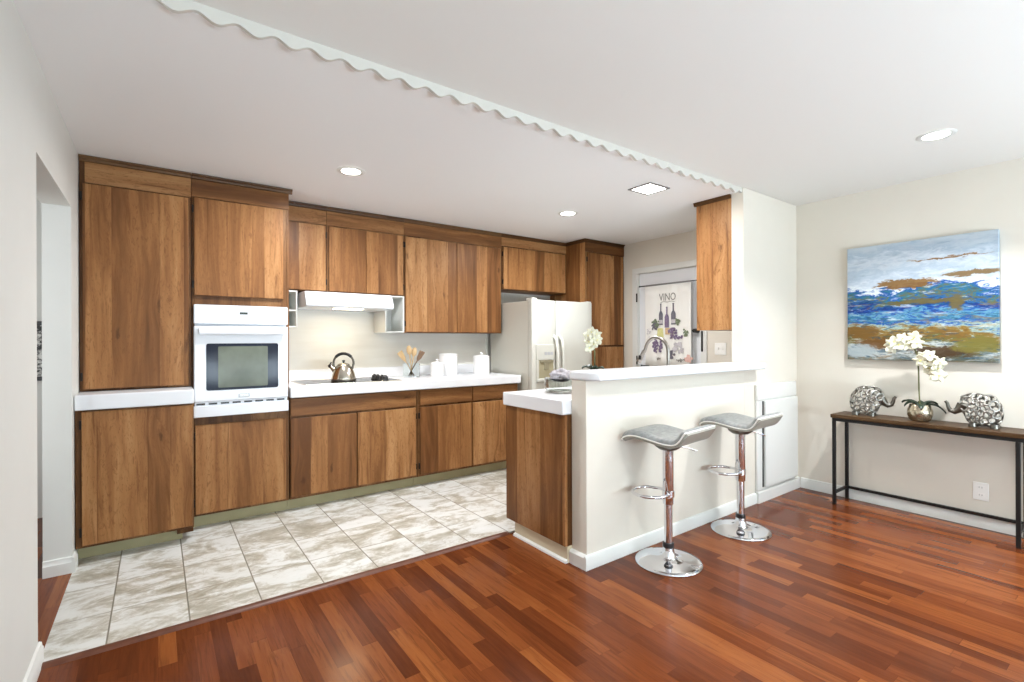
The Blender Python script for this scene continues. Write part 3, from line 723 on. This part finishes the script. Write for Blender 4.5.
# ------------------------------------------------------------------ curtain on the kitchen door
def text_mesh(s, size, origin, tall=1):
    cu = bpy.data.curves.new('lettering', 'FONT'); cu.body = s; cu.size = size; cu.align_x = 'CENTER'; cu.resolution_u = 3
    o = bpy.data.objects.new('lettering', cu); COL.objects.link(o)
    me = bpy.data.meshes.new_from_object(o.evaluated_get(bpy.context.evaluated_depsgraph_get()))
    bpy.data.objects.remove(o); bm = bmesh.new(); bm.from_mesh(me)
    for v in bm.verts: v.co = Vector((origin[0], origin[1] - v.co.x, origin[2] + v.co.y*tall))
    r = MB(); r.bm.free(); r.bm = bm; return r
CX = XR - .045
c = thing('door_curtain', (CX, 3.30, 1.0), 'white door curtain printed with wine bottles, hung between two rods', 'curtain')
def cw(y, z): return CX + .0035*math.sin(y*46) + .002*math.sin(y*19 + z*3)
def cloth(a, b): y = 3.605 - .590*a; z = .985 + .895*b; return (cw(y, z), y, z)
cl = put('cloth', MB().grid(cloth, 90, 8), plain('white_voile', (236, 235, 230), .85, bump=.05, bscale=400), c, fix=False, sharp=80)
s_ = cl.modifiers.new('thick', 'SOLIDIFY'); s_.thickness = .0012
for z, a, b in ((1.892, 2.945, 3.685), (.992, 2.945, 3.66)):
    rd = put('rod', MB().tube([(CX+.006, a, z), (CX+.006, b, z)], .0055, 10), m_iron, c)
    for yy in (a, b): put('finial', MB().ell((CX+.006, yy, z), (.009, .016, .009)), m_iron, rd)
put('rod_sleeve', MB().tube([(CX+.006, 3.02, 1.892), (CX+.006, 3.60, 1.892)], .0085, 12), m_badge, c)
def pr(pts, mat, nm='print', d=.007):
    m = MB()
    m.poly([(cw(y, z) - d, y, z) for y, z in pts]); return put(nm, m, mat, cl, fix=False)
pm = {k: plain('print_' + k, v, .85, var=10, vscale=60) for k, v in dict(ink=(138, 134, 128), bottle=(108, 106, 116), purple=(122, 108, 134), leaf=(116, 128, 104), yellow=(216, 214, 150), pale=(196, 192, 196),
                                                             pink=(216, 178, 168), tan=(206, 176, 140)).items()}
put('print_lettering', text_mesh('VINO', .088, (CX-.008, 3.30, 1.708), 1.30), pm['ink'], cl, fix=False)
put('print_swash', MB().tube([(CX-.007, 3.39, 1.690), (CX-.007, 3.35, 1.698), (CX-.007, 3.30, 1.690), (CX-.007, 3.25, 1.698), (CX-.007, 3.21, 1.690)], .0025, 6), pm['ink'], cl)
def bottle(y, z0, h, w, mat):
    pts = [(-1, 0), (-1, .50), (-.75, .58), (-.32, .66), (-.28, .95), (-.38, .96), (-.38, 1), (.38, 1), (.38, .96), (.28, .95), (.32, .66), (.75, .58), (1, .50), (1, 0)]
    pr([(y - p*w, z0 + q*h) for p, q in pts], mat, 'print_bottle')
bottle(3.385, 1.445, .235, .027, pm['bottle']); bottle(3.31, 1.415, .225, .027, pm['purple']); bottle(3.225, 1.445, .23, .027, pm['bottle'])
def dots(cy, cz, spread, n, r, mat, nm, d=.0095):
    m = MB()
    for i in range(n):
        a = random.random()*6.28; q = math.sqrt(random.random())
        y = cy + math.cos(a)*spread[0]*q; z = cz + math.sin(a)*spread[1]*q
        rr = r*(.7+.6*random.random())
        m.poly([(cw(y, z) - d - i*2e-5, y + rr*math.cos(k*.785), z + rr*math.sin(k*.785)) for k in range(8)])
    put(nm, m, mat, cl, fix=False)
pr([(3.415, 1.50), (3.36, 1.50), (3.36, 1.46), (3.415, 1.46)], pm['pale'], 'print_label', .0085)
pr([(3.250, 1.50), (3.20, 1.50), (3.20, 1.46), (3.250, 1.46)], pm['pale'], 'print_label', .0085)
pr([(3.36, 1.41), (3.43, 1.41), (3.44, 1.31), (3.345, 1.31)], pm['yellow'], 'print_label', .0085)
pr([(3.33, 1.41), (3.27, 1.41), (3.27, 1.34), (3.33, 1.34)], pm['tan'], 'print_label', .0085)
dots(3.455, 1.465, (.05, .045), 22, .013, pm['leaf'], 'print_leaves')
dots(3.475, 1.435, (.04, .04), 16, .012, pm['bottle'], 'print_grapes')
dots(3.17, 1.475, (.035, .03), 14, .013, pm['leaf'], 'print_leaves')
dots(3.23, 1.385, (.07, .035), 26, .013, pm['purple'], 'print_grapes')
dots(3.20, 1.315, (.085, .022), 24, .012, pm['purple'], 'print_grapes')
dots(3.46, 1.215, (.032, .075), 30, .013, pm['purple'], 'print_grapes')
dots(3.385, 1.205, (.028, .06), 20, .012, pm['purple'], 'print_grapes')
dots(3.075, 1.36, (.025, .05), 14, .011, pm['leaf'], 'print_leaves')
dots(3.55, 1.36, (.025, .06), 10, .008, pm['pale'], 'print_leaves')
dots(3.16, 1.20, (.07, .06), 30, .015, pm['pale'], 'print_glasses')
dots(3.24, 1.13, (.03, .05), 14, .012, pm['bottle'], 'print_glasses')
dots(3.05, 1.08, (.055, .035), 22, .013, pm['pink'], 'print_fruit')
dots(3.14, 1.065, (.07, .012), 16, .008, pm['ink'], 'print_ground')
dots(3.43, 1.075, (.035, .010), 8, .008, pm['ink'], 'print_ground')

# ------------------------------------------------------------------ built-in cupboard on the stub wall
c = thing('built_in_cupboard', (4.1, YF, .09), 'white built-in cupboard low on the wall beside the right stool', 'cupboard')
put('surround', B(3.785, 4.435, YF-.022, YF-.001, .091, .925), m_trim, c, .006)
put('top_ledge', B(3.78, 4.44, YF-.030, YF-.001, .800, .926), m_trim, c, .01)
put('door', B(3.876, 4.432, YF-.044, YF-.023, .118, .794), m_trim, c, .004)
put('hinge', B(3.860, 3.873, YF-.030, YF-.0225, .118, .794), m_slot, c)  # dark strip standing in for the shadow gap beside the door, no hinge
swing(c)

# ------------------------------------------------------------------ electrical plates
def plate(name, y0, y1, z0, z1, label, cat, kind):
    c = thing(name, (XR-.003, (y0+y1)/2, z0), label, cat)
    put('plate', B(XR-.007, XR-.0005, y0, y1, z0, z1), m_plate, c, .002)
    ym = (y0+y1)/2; zm = (z0+z1)/2
    if kind == 'outlet':
        for dz in (-.026, .026):
            s = put('socket', MB().prism(rrect(ym-.017, ym+.017, zm+dz-.014, zm+dz+.014, .008), 0, XR-.009, XR-.007), m_plate, c)
            put('slot', MB().box(XR-.0095, XR-.0088, ym-.008, ym-.006, zm+dz-.003, zm+dz+.007).box(XR-.0095, XR-.0088, ym+.006, ym+.008, zm+dz-.003, zm+dz+.007), m_slot, s)
    else:
        for dy in (-.023, .023): put('toggle', B(XR-.013, XR-.007, ym+dy-.006, ym+dy+.006, zm-.014, zm+.014), m_plate, c, .002)
plate('wall_outlet', .785, .865, .185, .305, 'white wall outlet under the console table', 'outlet', 'outlet')
plate('light_switch', 2.655, 2.775, 1.13, 1.25, 'white double light switch between bar and hanging cabinet', 'switch', 'switch')

# ------------------------------------------------------------------ ceiling lights
def downlight(x, y, z, label, power, spread=170):
    c = thing('recessed_light', (x, y, z), label, 'ceiling light', 'round recessed ceiling lights')
    put('trim_ring', MB().lathe([(.062, z-.001), (.062, z-.004), (.082, z-.006), (.092, z-.001)], (x, y), 40), m_trim, c)
    put('lens', MB().lathe([(0, z-.0035), (.062, z-.0035), (.062, z-.001), (0, z-.001)], (x, y), 40), m_lampe, c)
    l = bpy.data.lights.new('downlight', 'AREA'); l.shape = 'DISK'; l.size = .12; l.energy = power; l.color = (.97, .98, 1); l.spread = R(spread)
    o = bpy.data.objects.new('downlight', l); COL.objects.link(o); o.parent = c; o.location = (0, 0, -.012)
downlight(1.054, 3.284, ZK, 'round recessed light in front of the oven tower', 29)
downlight(2.981, 3.253, ZK, 'round recessed light in front of the refrigerator', 21)
downlight(3.614, .843, ZD, 'round recessed light in the dining ceiling', 22, 120)
downlight(1.68, .68, ZD, 'round recessed light over the dining floor, beyond the top edge of the picture', 14, 120)
c = thing('square_light', (2.99, 2.37, ZK), 'square flush ceiling light above the peninsula', 'ceiling light')
put('frame', MB().box(2.875, 3.105, 2.265, 2.285, ZK-.008, ZK-.001).box(2.875, 3.105, 2.455, 2.475, ZK-.008, ZK-.001).box(2.875, 2.895, 2.285, 2.455, ZK-.008, ZK-.001).box(3.085, 3.105, 2.285, 2.455, ZK-.008, ZK-.001), m_badge, c, .002)
put('diffuser', B(2.896, 3.084, 2.286, 2.454, ZK-.006, ZK-.002), m_lampe, c)
l = area('square_lamp', (0, 0, -.014), (.17, .15), 12, (0, 0, 0), (1, .96, .9)); l.parent = c

# ------------------------------------------------------------------ bar stools
def make_stool(x, y, rz, ring, label):
    c = thing('bar_stool', (x, y, 0), label, 'bar stool', 'chrome bar stools at the half wall')
    put('base', MB().lathe([(0, 0), (.180, 0), (.186, .004), (.184, .009), (.160, .014), (.10, .022), (.055, .030), (.038, .045), (.031, .075), (.030, .09), (0, .09)], (x, y), 64), m_chrome, c, sharp=60)
    put('collar', MB().lathe([(0, .088), (.031, .088), (.031, .112), (.026, .116), (0, .116)], (x, y), 32), m_black, c)
    put('lower_column', MB().lathe([(0, .114), (.0235, .114), (.0235, .36), (0, .36)], (x, y), 32), m_chrome, c)
    put('upper_column', MB().lathe([(0, .335), (.028, .335), (.0305, .340), (.0305, .655), (0, .655)], (x, y), 32), m_chrome, c)
    e = Vector((math.cos(ring), math.sin(ring), 0)); n = Vector((-e.y, e.x, 0)); o = Vector((x, y, .395))
    P = [o + n*.030 + e*.002] + [o + n*.06 + e*.012, o + n*.09 + e*.045] + [o + e*(.10 + .10*math.sin(R(a))) + n*(.105*math.cos(R(a))) for a in range(0, 181, 15)] + [o - n*.09 + e*.045, o - n*.06 + e*.012, o - n*.030 + e*.002]
    put('footrest', MB().tube(P, .0095, 12), m_chrome, c, sharp=70)
    put('ring_clamp', MB().lathe([(.031, .375), (.0345, .378), (.0345, .412), (.031, .415)], (x, y), 32), m_chrome, c)
    put('seat_plate', MB().lathe([(0, .645), (.05, .650), (.075, .668), (.085, .690), (0, .690)], (x, y), 32), m_silverd, c)
    ca, sa = math.cos(rz), math.sin(rz)
    def W(px, py, pz): return Vector((x + px*ca - py*sa, y + px*sa + py*ca, pz))
    put('height_lever', MB().tube([W(.03, -.03, .668), W(.09, -.07, .655), W(.145, -.10, .632)], [.005, .005, .006], 8), m_chrome, c)
    # seat: a wave, low lip toward the bar (+y), curled-up lip toward the room (-y)
    prof = [(.205, .700), (.192, .716), (.16, .729), (.11, .733), (.05, .727), (-.02, .717), (-.08, .711), (-.125, .716), (-.155, .733), (-.178, .762), (-.194, .788), (-.204, .800)]
    def smoothp(P, n):
        out = []
        for i in range(len(P)-1):
            p0, p1, p2, p3 = P[max(i-1, 0)], P[i], P[i+1], P[min(i+2, len(P)-1)]
            for k in range(n):
                t = k/n
                out.append(tuple(.5*((2*b) + (-a+cc)*t + (2*a-5*b+4*cc-d)*t*t + (-a+3*b-3*cc+d)*t**3) for a, b, cc, d in zip(p0, p1, p2, p3)))
        return out + [P[-1]]
    P = smoothp(prof, 3); n = len(P); hw = .174
    P = [(a*.96, b - (.012*max(0, (-a-.10)/.10))) for a, b in P]
    nor = []
    for i in range(n):
        dy = P[min(i+1, n-1)][0] - P[max(i-1, 0)][0]; dz = P[min(i+1, n-1)][1] - P[max(i-1, 0)][1]; L = math.hypot(dy, dz)
        nor.append((dz/L, -dy/L))
    def layer(t0, t1, hwf, crown_=0):
        m = MB(); nu = 16; top, bot = [], []
        for i in range(n):
            T, Bm = [], []
            ends = min(1, min(i, n-1-i)/4)
            for j in range(nu+1):
                s = 2*j/nu - 1
                rnd = (1 - abs(s)**8)**.5 if crown_ else 1
                tt = t1*(.35 + .65*rnd*(ends**.5 if crown_ else 1)) if crown_ else t1
                px = s*hwf*(1 - .06*(1-ends))
                T.append(m.bm.verts.new(W(px, P[i][0] + nor[i][0]*tt, P[i][1] + nor[i][1]*tt)))
                Bm.append(m.bm.verts.new(W(px, P[i][0] + nor[i][0]*t0, P[i][1] + nor[i][1]*t0)))
            top.append(T); bot.append(Bm)
        for i in range(n-1):
            for j in range(nu):
                m.bm.faces.new((top[i][j], top[i+1][j], top[i+1][j+1], top[i][j+1])); m.bm.faces.new((bot[i][j], bot[i][j+1], bot[i+1][j+1], bot[i+1][j]))
            for j in (0, nu): m.bm.faces.new((top[i][j], bot[i][j], bot[i+1][j], top[i+1][j]))
        for i in (0, n-1):
            for j in range(nu): m.bm.faces.new((top[i][j], top[i][j+1], bot[i][j+1], bot[i][j]))
        return m
    put('seat', layer(.0, .030, hw, 1), m_vinyl, c, sharp=60)
    put('seat_shell', layer(-.016, -.001, hw*.985), m_shell, c, sharp=50)
    loop = [W(-hw*1.0, P[i][0], P[i][1]) for i in range(n)] + [W(hw*1.0, P[i][0], P[i][1]) for i in range(n-1, -1, -1)]
    put('seat_piping', MB().tube(loop, .0042, 8, True), m_piping, c, sharp=70)
    return c
make_stool(2.380, 1.757, R(7), R(130), 'grey bar stool nearest the oak peninsula panel, foremost of the pair')
make_stool(3.165, 1.762, R(4), R(128), 'grey bar stool next to the white built-in cupboard')

# ------------------------------------------------------------------ painting
c = thing('painting', (XR-.02, 1.163, 1.12), 'unframed abstract blue, white and gold seascape canvas on the right wall', 'painting')
put('canvas', B(XR-.046, XR-.004, .728, 1.598, 1.12, 2.0), m_paint, c, .003)

# ------------------------------------------------------------------ console table
c = thing('console_table', (4.37, 1.11, 0), 'narrow console table with dark wood top and black iron legs', 'table')
CT = .70
put('top', B(4.235, 4.505, .565, 1.632, CT-.028, CT), m_walnut, c, .003)
put('apron', MB().box(4.24, 4.262, .575, 1.622, CT-.052, CT-.0285).box(4.478, 4.50, .575, 1.622, CT-.052, CT-.0285).box(4.262, 4.478, .575, .597, CT-.052, CT-.0285).box(4.262, 4.478, 1.60, 1.622, CT-.052, CT-.0285), m_iron, c, .002)
for xx in (4.24, 4.478):
    for yy in (.597, 1.60): put('leg', B(xx, xx+.022, yy, yy+.022, 0, CT-.052), m_iron, c, .002)
for yy in (.597, 1.60): put('stretcher', B(4.262, 4.478, yy+.001, yy+.021, .085, .105), m_iron, c, .002)
put('stretcher', B(4.479, 4.499, .619, 1.60, .085, .105), m_iron, c, .002)

# ------------------------------------------------------------------ elephants of pierced silver metal
def make_elephant(loc, rz, label, seed):
    rnd = random.Random(seed)
    c = thing('elephant_figurine', loc, label, 'figurine', 'pierced silver elephants')
    T = Matrix.Translation(loc) @ Matrix.Rotation(rz, 4, 'Z') @ Matrix.Diagonal((.86, .86, .97, 1))
    # +x is forward; radial surface around a centre
    ells = [((-.045, 0, .118), (.088, .070, .104)), ((.062, 0, .150), (.070, .058, .080)), ((-.02, 0, .05), (.075, .055, .06)), ((.01, 0, .12), (.07, .06, .080))]
    legs = [((-.085, .030), .030), ((-.085, -.030), .030), ((.035, .030), .027), ((.035, -.030), .027)]
    def sdf(p):
        v = []
        for ce, r in ells:
            q = Vector(((p.x-ce[0])/r[0], (p.y-ce[1])/r[1], (p.z-ce[2])/r[2])); v.append((q.length - 1)*min(r))
        for (lx, ly), r in legs:
            d = Vector((p.x-lx, p.y-ly)).length - r; v.append(max(d, p.z-.10, -p.z))
        k = .012; acc = sum(math.exp(-a/k) for a in v)
        return max(-k*math.log(max(acc, 1e-30)), .002 - p.z)
    bm = bmesh.new()
    NP = 70
    for i in range(NP):
        zz = 1 - 2*(i+.5)/NP; ph = i*2.39996; q = math.sqrt(1-zz*zz)
        d = (Vector((q*math.cos(ph), q*math.sin(ph), zz)) + Vector((rnd.uniform(-.08, .08), rnd.uniform(-.08, .08), rnd.uniform(-.08, .08)))).normalized()
        bm.verts.new(d)
    bmesh.ops.convex_hull(bm, input=bm.verts)
    cen = Vector((-.005, 0, .11)); bm.verts.ensure_lookup_table()
    for v in bm.verts:
        d = v.co.normalized()
        t = .01
        for _ in range(60):
            s = sdf(cen + d*t)
            if s > -.0004: break
            t += max(-s*.8, .0006)
        v.co = cen + d*t
    # cells around every vertex (dual mesh) give the pierced pattern
    bm.faces.ensure_lookup_table(); bm.faces.index_update(); bm.normal_update()
    out = bmesh.new(); fv = [out.verts.new(f.calc_center_median()) for f in bm.faces]
    for v in bm.verts:
        fs = list(v.link_faces); nn = v.normal; a = nn.orthogonal().normalized(); b = nn.cross(a)
        fs.sort(key=lambda f: math.atan2((f.calc_center_median()-v.co).dot(b), (f.calc_center_median()-v.co).dot(a)))
        try: out.faces.new([fv[f.index] for f in fs])
        except ValueError: pass
    bm.free()
    bmesh.ops.transform(out, matrix=T, verts=out.verts)
    m = MB(); m.bm.free(); m.bm = out
    body = put('lattice_body', m, m_silver, c, sharp=80)
    wf = body.modifiers.new('pierced', 'WIREFRAME'); wf.thickness = .0155; wf.offset = 0; wf.use_even_offset = False
    sb = body.modifiers.new('soft', 'SUBSURF'); sb.levels = 1; sb.render_levels = 1
    tp = [(.095, 0, .135), (.118, 0, .098), (.145, 0, .080), (.168, 0, .088), (.180, 0, .112), (.186, 0, .138), (.198, 0, .152)]
    put('trunk', MB().tube([T @ Vector(p) for p in tp], [.030, .024, .018, .0145, .0115, .010, .009], 14), m_silverd, c, sharp=70)
    for (lx, ly), r in legs:
        m = MB().lathe([(r*.8, -.0085), (r*.88, -.0085), (r*.88, .0), (r*.78, .02), (r*.78, -.0085)], (lx, ly), 18)
        bmesh.ops.transform(m.bm, matrix=T, verts=m.bm.verts); put('foot', m, m_silverd, c)
    return c
make_elephant((4.37, 1.428, CT+.009), R(-82), 'pierced silver elephant left of the orchid pot, trunk raised', 3)
make_elephant((4.37, .803, CT+.009), R(94), 'pierced silver elephant right of the orchid pot, near the table end', 8)

# ------------------------------------------------------------------ orchids
def flower(m, ctr, n, size, roll=0):
    n = Vector(n).normalized(); a = n.orthogonal().normalized(); b = n.cross(a)
    for k in range(5):
        an = roll + k*2*math.pi/5; d = a*math.cos(an) + b*math.sin(an); t = n.cross(d)
        wdt = .46 if k in (1, 4) else .30
        def f(i, j, d=d, t=t, wdt=wdt):
            r = .04 + .96*i; w = math.sin(math.pi*min(1, r*.94 + .06))**.7*wdt
            s = 2*j - 1
            return Vector(ctr) + (d*r + t*s*w + n*(.22*r*r - .12*s*s*r + .03)) * size
        m.grid(f, 6, 4)
def make_orchid(loc, stem, clusters, fsize, leaves, label, pot, lift=.012):
    c = thing('potted_orchid', loc, label, 'orchid', 'white orchids in pots')
    x, y, z = loc
    pot(c, x, y, z)
    st = put('stem', MB().tube(stem, [.005]*len(stem), 8), m_stem, c, sharp=70)
    for cl in clusters:
        for p, nrm in cl:
            m = MB(); flower(m, p, nrm, fsize*random.uniform(.9, 1.1), random.random()*6)
            o = put('flower', m, m_petal, c, fix=False, sharp=80)
            sd = o.modifiers.new('thick', 'SOLIDIFY'); sd.thickness = .0012
            put('flower_lip', MB().ell(Vector(p) + Vector(nrm).normalized()*fsize*.14, (fsize*.13,)*3, 10, 8), m_petalc, o)
    for an, ln, dr in leaves:
        d = Vector((math.cos(R(an)), math.sin(R(an)), 0)); tt = Vector((-d.y, d.x, 0)); z0 = stem[0][2]
        def f(i, j, d=d, tt=tt):
            s = 2*j - 1; w = .030*math.sin(math.pi*(.10 + .88*i))**.7
            return Vector((x, y, z0 + lift)) + d*(ln*i) + tt*(s*w) + Vector((0, 0, .05*i*math.sin(2.2*i+.4) - dr*i*i + .010*s*s))
        o = put('leaf', MB().grid(f, 10, 4), m_leaf, c, fix=False, sharp=80)
        sd = o.modifiers.new('thick', 'SOLIDIFY'); sd.thickness = .003
m_pot = plain('hammered_silver_pot', (176, 164, 142), .22, .9, var=26, vscale=34, bump=.5, bscale=45)
def pot_console(c, x, y, z):
    put('pot', MB().lathe([(0, z), (.048, z), (.060, z+.010), (.072, z+.045), (.072, z+.075), (.060, z+.112), (.056, z+.118), (.052, z+.112), (.050, z+.09), (0, z+.09)], (x, y), 36), m_pot, c, sharp=60)
    put('moss', MB().ell((x, y, z+.098), (.050, .050, .012)), m_soil, c)
ox, oy = 4.365, 1.112
toC = Vector((-.93, -.30, .05))
def jit(v, s=.35): return Vector((v[0]+random.uniform(-s, s), v[1]+random.uniform(-s, s), v[2]+random.uniform(-s, s)))
stem = [(ox, oy, CT+.10), (ox-.003, oy+.004, CT+.22), (ox-.004, oy+.006, CT+.36), (ox-.006, oy+.010, CT+.46), (ox-.015, oy+.035, CT+.535), (ox-.025, oy+.08, CT+.575), (ox-.03, oy+.13, CT+.570), (ox-.03, oy+.165, CT+.545)]
c1 = [((ox-.045+random.uniform(-.02, .02), oy+dy, CT+dz), jit(toC)) for dy, dz in ((.035, .575), (.005, .548), (.055, .54), (.085, .585), (.105, .535), (.135, .56), (.15, .52), (.16, .545), (.02, .595))]
c2 = [((ox-.05+random.uniform(-.02, .025), oy+dy, CT+dz), jit(toC)) for dy, dz in ((-.035, .455), (-.07, .465), (-.045, .415), (-.09, .42), (-.06, .375), (-.105, .375), (-.12, .33), (-.085, .335), (-.02, .43), (-.12, .42))]
make_orchid((ox, oy, CT), stem, [c1, c2], .047, [(200, .085, .05), (80, .11, .02), (-78, .14, .075), (120, .09, .04), (-60, .10, .02), (-20, .07, .03)], 'white potted orchid between the two elephants on the console table', pot_console)
def pot_plain(c, x, y, z):
    put('pot', MB().lathe([(0, z), (.042, z), (.055, z+.09), (.056, z+.10), (.050, z+.10), (.046, z+.085), (0, z+.085)], (x, y), 32), m_black, c, sharp=60)
    put('moss', MB().ell((x, y, z+.088), (.046, .046, .010)), m_soil, c)
ox, oy, oz = 2.51, 2.47, .9357
stem = [(ox, oy, oz+.09), (ox+.004, oy, oz+.18), (ox+.006, oy+.002, oz+.27), (ox, oy+.005, oz+.345), (ox-.012, oy+.008, oz+.385), (ox-.03, oy+.012, oz+.395)]
toC2 = Vector((-.75, -.65, .1))
c1 = [((ox + a*.59 - .02, oy - a*.8 - .01, oz + dz), jit(toC2)) for a, dz in ((-.01, .40), (.025, .385), (-.035, .375), (.0, .355), (.03, .345), (-.03, .33), (.005, .315), (-.028, .29))]
make_orchid((ox, oy, oz), stem, [c1], .038, [(150, .09, .01), (-60, .075, .02), (100, .07, .0), (215, .08, .0)], 'small white orchid behind the bar, in front of the refrigerator', pot_plain, .035)

# ------------------------------------------------------------------ cut-glass bowl with lilac cloth on the peninsula
bx, by, bz = 2.165, 2.435, .9357
c = thing('glass_bowl', (bx, by, bz), 'clear ridged glass bowl on the peninsula worktop', 'bowl')
m = MB()
def ridged(r, z, k): return [m.bm.verts.new((bx + r*(1+k*(i % 2))*math.cos(2*math.pi*i/28), by + r*(1+k*(i % 2))*math.sin(2*math.pi*i/28), z)) for i in range(28)]
LL = [ridged(.085, bz, 0), ridged(.098, bz+.006, .03), ridged(.104, bz+.05, .05), ridged(.104, bz+.095, .05), ridged(.096, bz+.095, 0), ridged(.094, bz+.05, 0), ridged(.088, bz+.012, 0)]
for A_, B_ in zip(LL, LL[1:]):
    for i in range(28): m.bm.faces.new((A_[i], A_[(i+1) % 28], B_[(i+1) % 28], B_[i]))
m.bm.faces.new(LL[0][::-1]); m.bm.faces.new(LL[-1])
put('bowl_wall', m, m_thin, c, sharp=30)
put('bottom_rim', MB().lathe([(.099, bz), (.103, bz+.001), (.103, bz+.007), (.099, bz+.008)], (bx, by), 40), m_nickel, c)
c = thing('lilac_cloth', (bx, by, bz+.068), 'crumpled grey-lilac cloth heaped in the glass bowl', 'cloth')
m = MB(); bmesh.ops.create_icosphere(m.bm, subdivisions=4, radius=1)
for v in m.bm.verts:
    d = v.co.copy(); k = 1 + .30*mnoise.noise(d*2.1) + .16*mnoise.noise(d*5.2)
    h = .055 if d.z > 0 else .030
    v.co = Vector((bx + d.x*.074*min(k, 1.12), by + d.y*.074*min(k, 1.12), bz + .098 + d.z*h*(k if d.z > 0 else 1)))
put('folds', m, m_floral, c, sharp=80)

# ------------------------------------------------------------------ hall seen through the doorway
c = thing('framed_picture', (-.98, 4.86, 1.05), 'dark speckled picture glimpsed through the left doorway', 'picture')
put('frame', MB().box(-1.35, -.62, 4.872, 4.898, 1.0, 1.03).box(-1.35, -.62, 4.872, 4.898, 1.40, 1.43).box(-1.35, -1.32, 4.872, 4.898, 1.03, 1.40).box(-.65, -.62, 4.872, 4.898, 1.03, 1.40), m_black, c, .002)
t = NT('speckled_print'); t.link(t.ramp(t.noise(t.obj(), 26, 4, .7), [(.42, (30, 30, 30)), (.55, (210, 210, 205))]), t.b.inputs['Base Color'])
put('print', B(-1.32, -.65, 4.880, 4.897, 1.03, 1.40), t.m, c)
